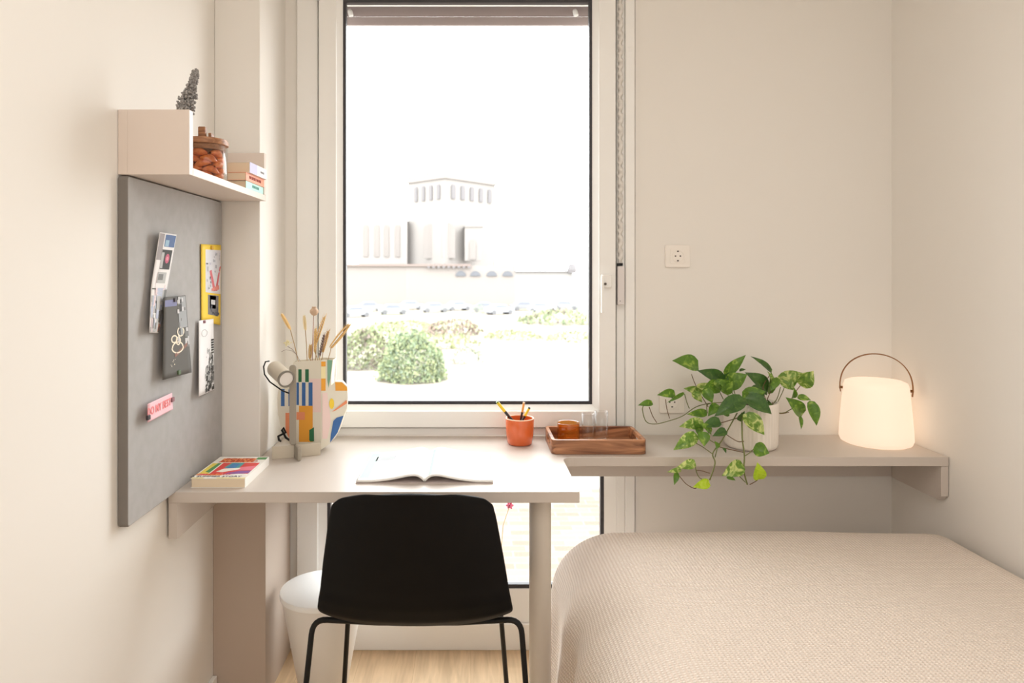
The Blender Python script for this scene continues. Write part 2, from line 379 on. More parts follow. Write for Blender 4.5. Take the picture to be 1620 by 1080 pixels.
# lavender-like sprig leaning in the shelf
spr = thing('dried_sprig', 'grey dried flower spike poking up above the near end of the shelf', 'dried flower', (-.672, 1.585, 1.558))
p0, p1, p2 = Vector((-.705, 1.60, 1.559)), P(294, 172, 1.60), P(311, 108, 1.61)
m_spr = mat('dried_grey_buds', (128, 124, 122), .95, vary=(300, (172, 168, 164)))
MB().tube([p0, p1, p2], [.002, .0016, .001]).build('stem', m_spr, spr, smooth=True)
b = MB()
for k in range(620):
    t = random.random(); c = p1.lerp(p2, t * 1.02 - .08)
    wd = .0185 * (1 - t) ** .6 * (1 if t < .45 else .75) + .005; a = random.uniform(0, 2 * PI)
    if t < .35: c.x -= .003
    b.blob(c + Vector((math.cos(a) * wd * random.uniform(.3, 1), math.sin(a) * wd * random.uniform(.3, 1), random.uniform(-.004, .004))),
           (.0024, .0024, .0040), M=Matrix.Rotation(random.uniform(-.9, .9), 4, 'Y') @ Matrix.Rotation(random.uniform(-.9, .9), 4, 'X'), n=6)
b.build('flower_spike', m_spr, spr, smooth=True)

# jar
jx, jy, jz = -.698, 1.79, 1.5585
jar = thing('storage_jar', 'round glass storage jar with a wooden lid on the box shelf', 'jar', (jx, jy, jz))
R = .057
M_clear = glass_mat('clear_glass', (.975, .98, .98), .03)
MB().lathe([(.02, 0), (R - .004, 0), (R, .005), (R, .092), (R - .0025, .092), (R - .0025, .006), (.02, .003)], (jx, jy, jz), 56, close=True).build('glass_body', M_clear, jar, smooth=True)
M_lid = wood_mat('acacia_lid', (146, 98, 66), (184, 132, 92), 90)
MB().lathe([(R - .006, .080), (R - .004, .0925), (R + .002, .0935), (R + .003, .100), (R, .108), (R - .01, .110)], (jx, jy, jz), 56).build('lid', M_lid, jar, sangle=.6)
kb = MB(); kb.prism(rrect(jx - .0095, jx + .0095, jz + .110, jz + .140, .003), jy - .022, jy - .010, plane='xz'); kb.box(jx + .014, jx + .022, jy - .014, jy + .01, jz + .11, jz + .125)
kb.build('lid_knob', wood_mat('knob_wood', (128, 84, 54), (170, 118, 76), 120), jar, bevel=.002)
M_fr = mat('dried_orange', (232, 138, 62), .5, vary=(60, (196, 92, 38)))
def wedge():
    b = MB()
    def fn(u, v):
        a = v * 2 * PI; x = (u - .5) * .044; r = .0125 * math.sin(PI * min(max(u, .04), .96)) ** .55
        return Vector((x, r * 1.15 * math.cos(a), r * .75 * math.sin(a) - 14 * x * x))
    b.grid(fn, 10, 12); return b.build('dried_fruit_piece', M_fr, smooth=True)
proto = None; k = 0
for lay in range(5):
    for j in range(6 if lay < 4 else 4):
        a = 2 * PI * j / 5 + lay * .55; rr = .034 if j < 5 else .0
        o = wedge() if proto is None else proto.copy()
        if proto is None: proto = o
        else: C.objects.link(o)
        o.location = (jx + rr * math.cos(a), jy + rr * math.sin(a), jz + .015 + lay * .0145)
        o.rotation_euler = (random.uniform(-.5, .5), random.uniform(-.35, .35), a + PI / 2 + random.uniform(-.4, .4))
        tag(o, 'curved orange brown dried fruit piece heaped inside the glass jar', 'dried fruit', 'dried fruit pieces in the jar')

# books
def lay_book(name, label, x0, x1, y0, y1, z0, h, cover, mats_extra=None, group=None, rot=0, spine='x1'):
    cx, cy = (x0 + x1) / 2, (y0 + y1) / 2
    t = thing(name, label, 'book', (cx, cy, z0), group)
    Mr = Matrix.Translation((cx, cy, 0)) @ Matrix.Rotation(rot, 4, 'Z') @ Matrix.Translation((-cx, -cy, 0))
    c = MB(); th = .0012
    c.box(x0, x1, y0, y1, z0, z0 + th); c.box(x0, x1, y0, y1, z0 + h - th, z0 + h); c.box(x1 - th, x1, y0, y1, z0 + th, z0 + h - th)
    c.v = [tuple(Mr @ Vector(q)) for q in c.v]; co = c.build('cover', cover, t)
    p = MB(); p.box(x0 + .002, x1 - th, y0 + .0012, y1 - .0012, z0 + th, z0 + h - th)
    p.v = [tuple(Mr @ Vector(q)) for q in p.v]; p.build('pages', M_pages, t)
    return t, co, Mr
M_lav = mat('lavender_cover', (184, 180, 214), .5); M_wht = mat('white_cover', (236, 232, 228), .5)
M_or = mat('orange_cover', (228, 142, 106), .5); M_teal = mat('teal_cover', (176, 222, 212), .5); M_ink = mat('ink', (52, 46, 50), .7)
M_inkr = mat('dark_red_ink', (150, 60, 52), .7)
zb = 1.5585
def spine_text(t, Mr, s, x, yc, zc, size, m):
    b = MB(); text_mb(b, s, size, frame_m((x + .0006, yc, zc), (0, 1, 0), (0, 0, 1))); b.v = [tuple(Mr @ Vector(q)) for q in b.v]
    b.build('spine_lettering', m, t)
t, c, Mr = lay_book('paperback_book', 'thin pale teal book at the bottom of the shelf stack', -.762, -.634, 1.925, 2.084, zb, .021, M_teal)
spine_text(t, Mr, 'NEW POEMS', -.634, 2.01, zb + .0105, .011, mat('teal_ink', (118, 178, 168), .7))
t, c, Mr = lay_book('paperback_book', 'orange spined book in the middle of the shelf stack', -.764, -.632, 1.922, 2.085, zb + .0213, .023, M_or, rot=-.01)
spine_text(t, Mr, 'THE SECRET HOURS', -.632, 2.0, zb + .0213 + .0115, .0115, M_inkr)
t, c, Mr = lay_book('paperback_book', 'thick lavender and white book on top of the shelf stack', -.762, -.624, 1.932, 2.084, zb + .0446, .030, M_wht, rot=-.02)
s = MB(); s.box(-.6242, -.6235, 1.9325, 1.996, zb + .0450, zb + .0742); s.v = [tuple(Mr @ Vector(q)) for q in s.v]; s.build('spine_band', M_lav, t)
spine_text(t, Mr, 'stories', -.624, 2.04, zb + .0446 + .015, .012, mat('grey_ink', (150, 146, 150), .7))

# paperback lying on the desk
t, c, Mr = lay_book('paperback_book', 'thick paperback with a bright multicoloured cover lying on the desk by the pinboard', -.742, -.598, 1.808, 2.022, DT + .0002, .0245, mat('cream_cover', (246, 243, 236), .45), rot=-.0)
cz = DT + .0247
art = MB(); names = ['art_orange', 'art_yellow', 'art_green', 'art_blue', 'art_red', 'art_pink', 'art_purple', 'art_white', 'ink', 'art_teal', 'art_redink']
cols = [(240, 150, 84), (238, 214, 92), (84, 150, 88), (58, 128, 186), (224, 66, 62), (240, 128, 148), (140, 90, 160), (246, 238, 226), (60, 50, 58), (70, 160, 160), (196, 52, 40)]
def ap(pts, m, lift=.0):
    x0, x1, y0, y1 = -.741, -.599, 1.809, 2.021
    art.add([(x0 + u * (x1 - x0), y0 + v * (y1 - y0), cz + .0002 + lift) for u, v in pts], [tuple(range(len(pts)))], m)
ap([(.12, .72), (.80, .72), (.80, .92), (.12, .92)], 0); ap([(.80, .86), (1, .86), (1, .97), (.80, .97)], 2); ap([(0, 0), (1, 0), (1, .03), (0, .03)], 1)
ap([(.02, .2), (.2, .2), (.2, .68), (.02, .68)], 1); ap([(.1, .28), (.2, .24), (.2, .68), (.13, .68)], 2, .0001)
ap([(.23, .2), (.96, .2), (.96, .70), (.23, .70)], 4); ap([(.36, .46), (.66, .44), (.66, .70), (.4, .70)], 9, .0001); ap([(.42, .44), (.58, .42), (.6, .64), (.44, .66)], 3, .0002)
ap([(.3, .28), (.44, .26), (.68, .38), (.7, .46), (.5, .44), (.38, .42)], 7, .0003); ap([(.62, .34), (.96, .36), (.96, .56), (.7, .5)], 5, .0002)
ap([(.5, .16), (.96, .22), (.96, .34), (.75, .32), (.55, .24)], 6, .0003); ap([(0, .13), (.5, .13), (.46, .2), (0, .2)], 0, .0001); ap([(.05, .14), (.2, .14), (.2, .19), (.05, .19)], 5, .0002)
ap([(.22, .03), (.46, .03), (.46, .0), (.22, .0)], 7, .0001); ap([(.84, .08), (1, .08), (1, .16), (.84, .16)], 7, .0001)
for txt, u, v, sz, mi in (('POLITE', .47, .865, .026, 10), ('ALBERTO', .5, .765, .026, 10), ('MADE NEW', .36, .165, .016, 4), ('A SUMMER STORY', .42, .075, .0165, 8)):
    text_mb(art, txt, sz, Matrix.Translation((-.741 + u * .142, 1.809 + v * .212, cz + .0008)), mi, .0002, 0)
art.build('cover_art', [mat(a, c_, .45) for a, c_ in zip(names, cols)], t)

# open magazine
mg = thing('open_magazine', 'white magazine lying open in the middle of the desk', 'magazine', (-.125, 1.99, DT))
y0m, y1m = 1.845, 2.135
def page(side, base, thick):
    def fn(u, v):
        x = -.1255 + side * u * .185; h = thick * math.sin(min(u / .62, 1) * PI) ** 1.0 * (1 if u < .62 else 0)
        q_ = u / .17; h = thick * 1.25 * max(0, q_ * math.exp(1 - q_) - u * .09 * math.exp(.6)) if u < .98 else 0
        return Vector((x + .006 * (v - .5) * side * 0 , y0m + v * (y1m - y0m), DT + base + h))
    return fn
M_mag = mat('magazine_paper', (244, 243, 240), .5)
for side in (-1, 1):
    def f2(u, v, s=side): q = page(s, .0055, .0135)(u, v); q.x += -.009 * v * 0; return q
    MB().grid(f2, 40, 16).build('page_block', M_mag, mg, smooth=True, solid=.004)
MB().box(-.312, .061, y0m, y1m, DT + .0002, DT + .0016).build('cover', mat('mag_cover', (214, 200, 196), .5), mg)
pr = MB()
pf = page(-1, .0078, .0135); pg = page(1, .0078, .0135)
def patch(fn, u0, u1, v0, v1, m): pr.grid(lambda u, v: fn(u0 + u * (u1 - u0), v0 + v * (v1 - v0)), 8, 1, m)
patch(pf, .84, .97, .10, .95, 0); patch(pf, .10, .80, .12, .14, 3); patch(pf, .55, .86, .66, .82, 1); patch(pf, .15, .8, .86, .87, 2)
patch(pg, .04, .10, .05, .95, 0); patch(pg, .3, .96, .08, .8, 3); patch(pg, .3, .4, .92, .94, 1); patch(pg, .45, .6, .92, .94, 1)
for k in range(5): patch(pf, .1, .48, .80 - k * .03, .808 - k * .03, 1)
pr.build('print', [mat('print_mint', (150, 170, 166), .5), mat('print_grey', (152, 154, 156), .5), mat('print_sand', (156, 152, 146), .5), mat('print_pale', (168, 180, 177), .5)], mg, smooth=True)

# ------------------------------------------------------------------ papers on the pinboard
def board_pt(px, py): d = -BX * F / (VX - px); return Vector((BX, d, Z(py, d)))
def card(name, label, cat, corners, liftf, base_m, mats, patches, texts=(), under=None, pins=()):
    """corners TL,TR,BR,BL in photo pixels on the board plane; patches (polygon in uv, material)"""
    tl, tr, br_, bl = [board_pt(*c) for c in corners]
    def fn(u, v, e=0):
        a = tl.lerp(tr, u); b = bl.lerp(br_, u); q = b.lerp(a, v); q = q.copy(); q.x += .0018 + liftf(u, v) + e; return q
    t = thing(name, label, cat, fn(.5, 0))
    MB().grid(lambda u, v: fn(u, v), 8, 14).build('sheet', base_m, t, smooth=True, solid=.0006)
    b = MB()
    for k, (q, m) in enumerate(patches):
        e = .0006 + .00008 * (k % 12)
        if len(q) == 4 and not isinstance(q[0], tuple):
            u0, u1, v0, v1 = q; b.grid(lambda u, v: fn(u0 + u * (u1 - u0), v0 + v * (v1 - v0), e), 3, 4, m)
        else: b.add([fn(u, v, e) for u, v in q], [tuple(range(len(q)))], m)
    for (txt, u, v, sz, m) in texts:
        o = fn(u, v, .0012); text_mb(b, txt, sz, frame_m(o, fn(u + .2, v) - fn(u - .2, v), fn(u, v + .2) - fn(u, v - .2)), m, .0002, .0003)
    if patches or texts: b.build('print', mats, t, smooth=False)
    for (u, v, s_, m) in pins:
        c = fn(u, v, .0025); MB().box(c.x - .0035, c.x + .002, c.y - s_, c.y + s_, c.z - s_ * .8, c.z + s_ * .8).build('clip', m, t, bevel=.001)
    return t
rnd = random.Random(3)
grey = lambda n, v: mat(n, (v, v - 1, v - 3), .7)
G = [grey('photo_dark', 52), grey('photo_mid', 118), grey('photo_light', 176), grey('photo_pale', 222)]
M_pinred = mat('clip_mauve', (140, 96, 104), .5); M_pindark = mat('clip_dark', (58, 50, 56), .5); M_pingreen = mat('clip_green', (82, 104, 74), .5)
def speck(n, u0, u1, v0, v1, s, ms, r):
    out = []
    for _ in range(n):
        u, v = r.uniform(u0, u1), r.uniform(v0, v1); a, b_ = s * r.uniform(.4, 1.6), s * r.uniform(.3, 1.1)
        out.append(((max(u - a, .02), min(u + a, .98), max(v - b_, .01), min(v + b_, .99)), r.choice(ms)))
    return out
# long photo collage, curling off the board at its lower corner
pt = [((.03, .30, .72, .99), 4), ((.36, .97, .86, .985), 5), ((.40, .62, .865, .93), 6), ((.30, .90, .63, .83), 0), ((.3, .45, .64, .80), 2), ((.26, .78, .49, .60), 2), ((.3, .6, .52, .58), 1)]
pt += [([(.66 + .13 * math.cos(a), .74 + .05 * math.sin(a)) for a in [2 * PI * k / 12 for k in range(12)]], 7), ([(.66 + .07 * math.cos(a), .74 + .022 * math.sin(a)) for a in [2 * PI * k / 10 for k in range(10)]], 8)]
pt += [((.03, .34, .425, .435), 0), ((.36, .72, .31, .44), 9), ((.4, .66, .22, .36), 2), ((.78, .96, .02, .09), 10), ((.22, .24, .05, .6), 11)]
pt += speck(46, .08, .95, .02, .42, .06, [1, 2, 9, 11, 2], rnd)
card('photo_collage', 'long paper strip of small colour photos curling off the upper part of the pinboard', 'paper',
     ((240, 367), (277, 371), (249, 527), (224, 526)), lambda u, v: .002 + .022 * (1 - u) * (.35 + .65 * abs(v - .45)), mat('collage_paper', (228, 224, 222), .7),
     G + [mat('taupe_strip', (150, 142, 142), .7), mat('photo_blue', (62, 92, 140), .6), mat('photo_sky', (140, 172, 192), .6), mat('photo_rose', (186, 74, 104), .6), mat('photo_rose_light', (214, 128, 142), .6),
          mat('photo_bluegrey', (176, 182, 200), .6), mat('photo_peach', (226, 150, 116), .6), mat('photo_pinkish', (222, 200, 202), .6)], pt)
# charcoal print
rg = []
def loop(cx, cy, a, b_, n=22, w=.016, t0=0, t1=2 * PI):
    for k in range(n):
        q0, q1 = t0 + (t1 - t0) * k / n, t0 + (t1 - t0) * (k + 1) / n
        c0, s0, c1, s1 = math.cos(q0), math.sin(q0), math.cos(q1), math.sin(q1)
        rg.append(([(cx + a * c0, cy + b_ * s0), (cx + a * c1, cy + b_ * s1), (cx + (a - w * 2.6) * c1, cy + (b_ - w) * s1), (cx + (a - w * 2.6) * c0, cy + (b_ - w) * s0)], 2))
loop(.52, .36, .23, .075); loop(.40, .47, .13, .05); loop(.66, .55, .15, .062); loop(.55, .44, .10, .055)
pd = [((.03, .55, .88, .96), 0), ((.62, .97, .60, .99), 1)]
r5 = random.Random(5); pd += speck(26, .58, .96, .32, .98, .05, [1, 3, 6, 5], r5) + [([(.4, .28), (.9, .40), (.92, .36), (.42, .24)], 4)] + speck(8, .2, .42, .12, .26, .008, [2], r5) + rg
card('charcoal_print', 'dark grey print with a cream looped scribble clipped below the photo strip', 'paper',
     ((249.5, 470), (284, 467), (292, 589), (245, 601)), lambda u, v: .014 + .003 * (1 - v), mat('charcoal_paper', (98, 96, 92), .8),
     [mat('print_indigo', (122, 124, 160), .7), mat('print_ash', (160, 162, 164), .7), mat('print_cream', (240, 228, 206), .7), mat('print_smoke', (126, 126, 124), .7), mat('print_rust', (142, 104, 92), .7), mat('print_white', (206, 204, 204), .7), mat('print_deep', (72, 70, 70), .7)],
     pd, pins=((.45, .955, .006, M_pindark), (.52, .045, .007, M_pingreen)))
# yellow poster
r6 = random.Random(6)
yp = [((.2, .98, .385, .935), 0), ((.32, .88, .105, .36), 1)]
yp += [([(.4, .66), (.5, .68), (.72, .42), (.6, .41)], 2), ([(.92, .72), (.99, .74), (.80, .42), (.68, .42)], 2), ([(.5, .44), (.9, .50), (.9, .44), (.5, .41)], 3)]
yp += speck(14, .24, .5, .42, .62, .018, [4, 5, 6], r6) + speck(8, .6, .95, .8, .9, .02, [5], r6) + speck(10, .25, .95, .62, .9, .03, [5, 7], r6)
yp += [((.42, .74, .19, .35), 8), ((.48, .7, .24, .30), 6)] + speck(8, .36, .86, .115, .19, .04, [4, 9], r6)
card('yellow_poster', 'yellow poster with two pasted pictures near the far edge of the pinboard', 'poster',
     ((316, 386), (347.5, 387.5), (346.5, 514), (316.5, 508)), lambda u, v: .002, mat('yellow_paper', (240, 204, 58), .6),
     [mat('pasted_white', (214, 214, 220), .6), mat('pasted_grey', (120, 118, 120), .6), mat('stroke_red', (214, 112, 120), .6), mat('stroke_salmon', (228, 140, 130), .6), mat('stroke_dark', (90, 92, 104), .6),
      mat('stroke_grey', (178, 180, 188), .6), mat('stroke_ash', (206, 206, 208), .6), mat('wash', (200, 198, 214), .6), mat('statue', (166, 164, 166), .6), mat('night', (70, 70, 80), .6)], yp, pins=((.5, .96, .007, mat('clip_ochre', (206, 160, 40), .5)),))
# white sheet with black lettering and pattern
r8 = random.Random(8)
wp = speck(120, .42, .97, .03, .36, .035, [0, 0, 1, 2], r8) + speck(30, .62, .95, .36, .52, .03, [0, 1, 2], r8)
wp += [((.80, .97, .52 + .035 * k, .545 + .035 * k), 0) for k in range(6)] + speck(10, .3, .75, .45, .6, .02, [2], r8)
def lp2(cx, cy, a, b_):
    for k in range(20):
        q0, q1 = 2 * PI * k / 20, 2 * PI * (k + 1) / 20
        wp.append(([(cx + a * math.cos(q0), cy + b_ * math.sin(q0)), (cx + a * math.cos(q1), cy + b_ * math.sin(q1)), (cx + (a - .03) * math.cos(q1), cy + (b_ - .006) * math.sin(q1)), (cx + (a - .03) * math.cos(q0), cy + (b_ - .006) * math.sin(q0))], 2))
lp2(.35, .82, .2, .05)
card('pattern_sheet', 'white sheet with dense black pattern hanging just below the yellow poster', 'paper',
     ((310.5, 507), (334, 504), (335, 616), (305, 627)), lambda u, v: .005 + .010 * (1 - u) * (1 - v), mat('sheet_white', (238, 236, 236), .7),
     G, wp, pins=((.33, .975, .005, M_pinred),))
# pink slip
card('pink_slip', 'small pink slip of paper with red capital letters low on the pinboard', 'note',
     ((222.7, 639), (268.5, 621), (270, 647), (222.7, 668.5)), lambda u, v: .004 + .01 * (1 - u), mat('pink_paper', (242, 196, 204), .7),
     [mat('pink_ink', (242, 138, 140), .7)], [], texts=(('DO MY BEST', .45, .52, .026, 0),), pins=((0.0, .28, .007, M_pindark), (.98, .60, .007, M_pinred)))

# ------------------------------------------------------------------ desk lamp (slot-together stand)
ly = 2.10
lamp = thing('desk_lamp', 'small beige spotlight lamp on a slim grey slotted stand in front of the vase', 'lamp', (X(464, ly), ly, DT))
M_lampb = mat('lamp_beige', (206, 196, 178), .45); M_post = mat('lamp_grey_metal', (162, 154, 140), .5, spec=.4)
a0, a1 = Vector((X(430, 2.085), 2.085, DT)), Vector((X(507, 2.135), 2.135, DT))
dv = (a1 - a0).normalized(); nv = Vector((-dv.y, dv.x, 0)) * .0025
def slab(mb, a, b, h, n_): mb.add([a - n_, b - n_, b + n_, a + n_] + [q + Vector((0, 0, h)) for q in (a - n_, b - n_, b + n_, a + n_)], [(0, 3, 2, 1), (4, 5, 6, 7), (0, 1, 5, 4), (1, 2, 6, 5), (2, 3, 7, 6), (3, 0, 4, 7)])
b = MB(); slab(b, a0, a1, .038, nv); b.build('base_plate', M_lampb, lamp, bevel=.0008)
c0 = Vector((X(474, 2.062), 2.062, DT)); c1 = Vector((X(468, 2.122), 2.115, DT)); dv2 = (c1 - c0).normalized(); nv2 = Vector((-dv2.y, dv2.x, 0)) * .006
b = MB(); slab(b, c0, c1, .042, nv2); b.build('cross_foot', M_post, lamp, bevel=.004)
px0 = X(463.3, 2.10)
b = MB(); b.prism(rrect(px0 - .0105, px0 + .0105, DT + .04, Z(577, 2.1), .0095), 2.098, 2.104, plane='xz'); b.build('post', M_post, lamp, bevel=.001)
hb0, hb1 = P(433.5, 582, 2.125), P(452.5, 599, 2.045)
ax = (hb1 - hb0).normalized(); Q = ax.to_track_quat('Z', 'Y').to_matrix().to_4x4(); L_ = (hb1 - hb0).length
b = MB(); b.lathe([(.008, 0), (.0225, .002), (.0245, .008), (.0245, L_)], hb0, 40, M=Q); head = b.build('lamp_head', M_lampb, lamp, sangle=.5)
MB().lathe([(.0235, L_ - .001), (.0262, L_ - .001), (.0262, L_ + .005), (.0212, L_ + .005), (.0205, L_ - .0005)], hb0, 40, M=Q, close=True).build('rim', mat('lamp_rim', (128, 122, 112), .4), head, sangle=.5)
MB().lathe([(.021, L_ - .0005), (.021, L_ + .002)], hb0, 36, M=Q).build('lens', mat('lamp_lens', (232, 226, 220), .35), head)
MB().tube([P(458, 600, 2.085), P(463, 595, 2.094)], .006).build('joint', M_post, lamp, smooth=True)
pts = [P(426, 571, 2.12), P(420, 572, 2.11), P(417, 580, 2.10), P(418.5, 592, 2.10), P(427, 604, 2.10), P(437, 611, 2.10), P(447, 618, 2.115), P(458, 622, 2.11)]
MB().tube(pts, .0022).build('cable', M_blackmetal, lamp, smooth=True)
pts = [P(464, 700, 2.118), P(452, 692, 2.16), P(446, 680, 2.17), P(448, 676, 2.18), P(452, 684, 2.17), P(444, 688, 2.16), P(440, 690, 2.15), P(441.5, 696, 2.14), P(444, 697.5, 2.135)]
MB().tube(pts, .0035).build('plug_lead', M_blackmetal, lamp, smooth=True)
# ------------------------------------------------------------------ vase
vy = lambda px: 2.165 + (.0007 * (508 - px) if px < 508 else .0010 * (px - 508))
outline = [(527, 569), (524.5, 590), (523.5, 610), (531, 603.5), (541, 603.5), (549, 611), (550, 630), (549, 645), (544, 657), (536, 680), (528, 694), (521, 702), (508, 711), (508, 711), (490, 711), (470, 709), (458, 703.5), (450, 690), (444, 675), (440, 655), (439, 630), (441, 615), (452, 600), (460, 590), (465, 572), (508, 569.5)]
vase = thing('paper_vase', 'jug shaped folded paper vase with blocks of blue, orange and green', 'vase', (X(495, 2.2), 2.2, DT))
drop = Z(711, 2.165) - DT - .0005
def vp(px, py, e=0): q = P(px, py, vy(px)); q.z -= 0; q.y -= e; return q
def back(px, py):
    q = P(px, py, vy(px)); edge = min(abs(px - 439), abs(551 - px)) / 56; q.y = 2.24 - (.0 if edge > .9 else .025 * (1 - edge)); return q
M_vase = mat('vase_cream', (232, 226, 210), .75)
def panel(mb, fn, pts, m=0, e=0):
    mb.add([fn(x, y) for x, y in pts], [tuple(range(len(pts)))], m)
L1 = [q for q in outline if q[0] <= 508]; R1 = [q for q in outline if q[0] >= 508]
left = [(508, 569.5)] + [(508, 711)] + outline[14:25]
right = [(508, 711), (508, 569.5)] + outline[:12]
b = MB(); panel(b, vp, left); panel(b, vp, right)
vb = b.build('front_sheet', M_vase, vase, solid=.0012)
b = MB(); panel(b, back, left); panel(b, back, right); b.build('back_sheet', M_vase, vase, solid=.0012)
b = MB()       # folded sides joining the two sheets
sidel = outline[14:25]
for seq in (sidel, outline[2:12] + [(508, 711)] + [outline[14]]):
    for q, r in zip(seq[:-1], seq[1:]): b.add([vp(*q), vp(*r), back(*r), back(*q)], [(0, 1, 2, 3)])
for q, r in ((outline[0], outline[1]), (outline[1], outline[2])): b.add([vp(*q), vp(*r), back(*r), back(*q)], [(0, 1, 2, 3)])
b.build('side_fold', M_vase, vase, solid=.001)
def uv(u, v): return (400 + u / 3.856, 460 + v / 3.856)
def rc(u0, u1, v0, v1): return [uv(u0, v0), uv(u0, v1), uv(u1, v1), uv(u1, v0)]
cb = MB()
VM = [mat('vase_blue', (62, 108, 170), .7), mat('vase_green', (42, 112, 74), .7), mat('vase_orange', (240, 168, 60), .7), mat('vase_salmon', (238, 150, 108), .7), mat('vase_pink', (240, 214, 208), .7), mat('vase_yellow', (246, 212, 70), .7), mat('vase_pale_yellow', (246, 232, 180), .7), mat('vase_sage', (124, 168, 142), .7)]
vl = [(rc(345, 415, 535, 740), 4), (rc(278, 298, 478, 555), 1), (rc(320, 342, 478, 555), 1), (rc(172, 194, 597, 702), 0), (rc(218, 230, 600, 702), 0), (rc(262, 282, 558, 695), 0), (rc(300, 322, 558, 700), 0), (rc(341, 365, 558, 700), 0),
      (rc(282, 366, 700, 920), 2), ([uv(200, 743), uv(200, 850), uv(225, 905), uv(228, 905), uv(228, 743)], 3), (rc(265, 318, 738, 785), 3), ([uv(345, 848), uv(345, 910), uv(352, 918), uv(374, 916), uv(374, 830)], 1),
      (rc(418, 445, 430, 460), 2), (rc(418, 445, 461, 533), 6), (rc(418, 445, 534, 608), 2), ([uv(455, 420), uv(456, 545), uv(463, 590), uv(474, 530), uv(486, 422)], 7),
      ([uv(503, 556), uv(505, 608), uv(577, 608), uv(576, 588), uv(545, 557)], 2), ([uv(482 + 15 * math.cos(a), 687 + 33 * math.sin(a)) for a in [2 * PI * k / 14 for k in range(14)]], 5),
      ([uv(485, 735), uv(502, 730), uv(576, 684), uv(573, 664)], 3), ([uv(492, 792), uv(478, 870), uv(472, 925), uv(518, 862), uv(554, 760), uv(512, 772)], 0), ([uv(425, 620), uv(425, 900), uv(455, 900), uv(478, 790), uv(470, 740), uv(455, 620)], 4)]
for k, (q, m) in enumerate(vl): cb.add([vp(x, y, .0010 + .00008 * k) for x, y in q], [tuple(range(len(q)))], m)
cb.build('printed_shapes', VM, vb)
# dried flowers in the vase, each a stem of its own
M_straw = mat('wheat_straw', (224, 186, 122), .8, vary=(200, (240, 208, 150))); M_stalk = mat('dry_stalk', (176, 146, 106), .8); M_pop = mat('poppy_head', (206, 176, 150), .8); M_thin = mat('dry_dark', (120, 98, 92), .8)
def wheat(label, base, neck, tip, wd=.008, m=None, n=34, name='dried_wheat', d=2.205):
    pass; B, N_, T = P(*base, d), P(*neck, d), P(*tip, d - .01)
    t = thing(name, label, 'dried flower', B); low = Vector((B.x + (495 - base[0]) * .0006, 2.205, DT + .03))
    MB().tube([low, B, B.lerp(N_, .5) + Vector((.001, 0, 0)), N_, T], [.0013] * 4 + [.0008], 6).build('stem', M_stalk, t, smooth=True)
    b = MB(); ax = (T - N_); q = ax.normalized().to_track_quat('Z', 'Y').to_matrix().to_4x4()
    for k in range(n):
        u = k / n; sd = [(1, 0), (-.5, .8), (-.5, -.8)][k % 3]; r_ = wd * .55 * math.sin(PI * (.15 + .8 * u)) ** .6
        off = q @ Vector((sd[0] * r_, sd[1] * r_, 0))
        tilt = q @ Matrix.Rotation(.45 * sd[0], 4, 'Y') @ Matrix.Rotation(-.45 * sd[1], 4, 'X')
        b.blob(N_ + ax * u + off, (.0021, .0021, .0062), M=tilt, n=6)
        if k % 2: b.tube([N_ + ax * u + off, N_ + ax * min(u + .3, 1.12) + off * 1.9], .0003, 3)
    b.build('grain_head', m or M_straw, t, smooth=True)
wheat('pale wheat ear leaning far left out of the paper vase', (472, 572), (459, 520), (446, 497), .007, mat('wheat_amber', (232, 196, 134), .8))
wheat('short straight pale wheat ear left of the poppy head', (486, 572), (483, 521), (481, 500), .006, mat('wheat_cream', (238, 220, 178), .8))
wheat('tall golden wheat ear just right of the poppy head', (499, 572), (500, 543), (514, 500), .009)
wheat('thick golden grass ear leaning right over the window edge', (518, 572), (524, 549), (553, 513), .014, None, 60)
wheat('low straw coloured ear right behind the tall golden wheat', (508, 572), (511, 556), (520, 523), .008, mat('wheat_tan', (206, 166, 110), .8), d=2.226)
wheat('short bunched wheat ear at the rim left of the dark sprig', (492, 573), (490, 566), (491, 546), .008, mat('wheat_brown', (214, 180, 124), .8))
wheat('slender golden ear between the poppy stem and tall wheat', (503, 573), (498, 556), (499, 520), .006)
wheat('thin dark dried sprig among the wheat ears', (504, 573), (506, 562), (513, 529), .005, M_thin, 24, 'dark_sprig', 2.184)
t = thing('poppy_head', 'round pale poppy seed head standing tallest in the paper vase', 'dried flower', P(494, 572, 2.2))
MB().tube([(X(495, 2.205), 2.205, DT + .03), P(494, 572, 2.2), P(496, 498, 2.2)], .0014, 6).build('stem', mat('poppy_stalk', (176, 140, 128), .8), t, smooth=True)
b = MB(); b.lathe([(.002, -.014), (.008, -.011), (.0135, -.003), (.013, .004), (.008, .010), (.006, .0115), (.0085, .0135), (.006, .0155), (.001, .015)], P(497, 492.5, 2.2), 20, rib=(8, .06, -.02, .02)); b.build('seed_head', M_pop, t, smooth=True)
t = thing('dried_blossom', 'small pale yellow dried blossom on a thin bent stem above the lamp', 'dried flower', P(472, 572, 2.2))
MB().tube([(X(482, 2.205), 2.205, DT + .03), P(475, 572, 2.2), P(470, 562, 2.2), P(462, 552, 2.2), P(455, 548, 2.2)], .0007, 5).build('stem', M_thin, t, smooth=True)
MB().tube([P(470, 561, 2.2), P(462, 555, 2.2), P(452, 553, 2.2), P(445, 556, 2.2)], .0005, 5).build('twig', M_thin, t, smooth=True)
b = MB()
for k in range(26):
    a = random.uniform(0, 2 * PI); r_ = random.uniform(.002, .013); b.blob(P(454, 543, 2.2) + Vector((r_ * math.cos(a), random.uniform(-.006, .006), r_ * math.sin(a) * .7)), (.0035, .002, .002), M=Matrix.Rotation(a, 4, 'Y'), n=6)
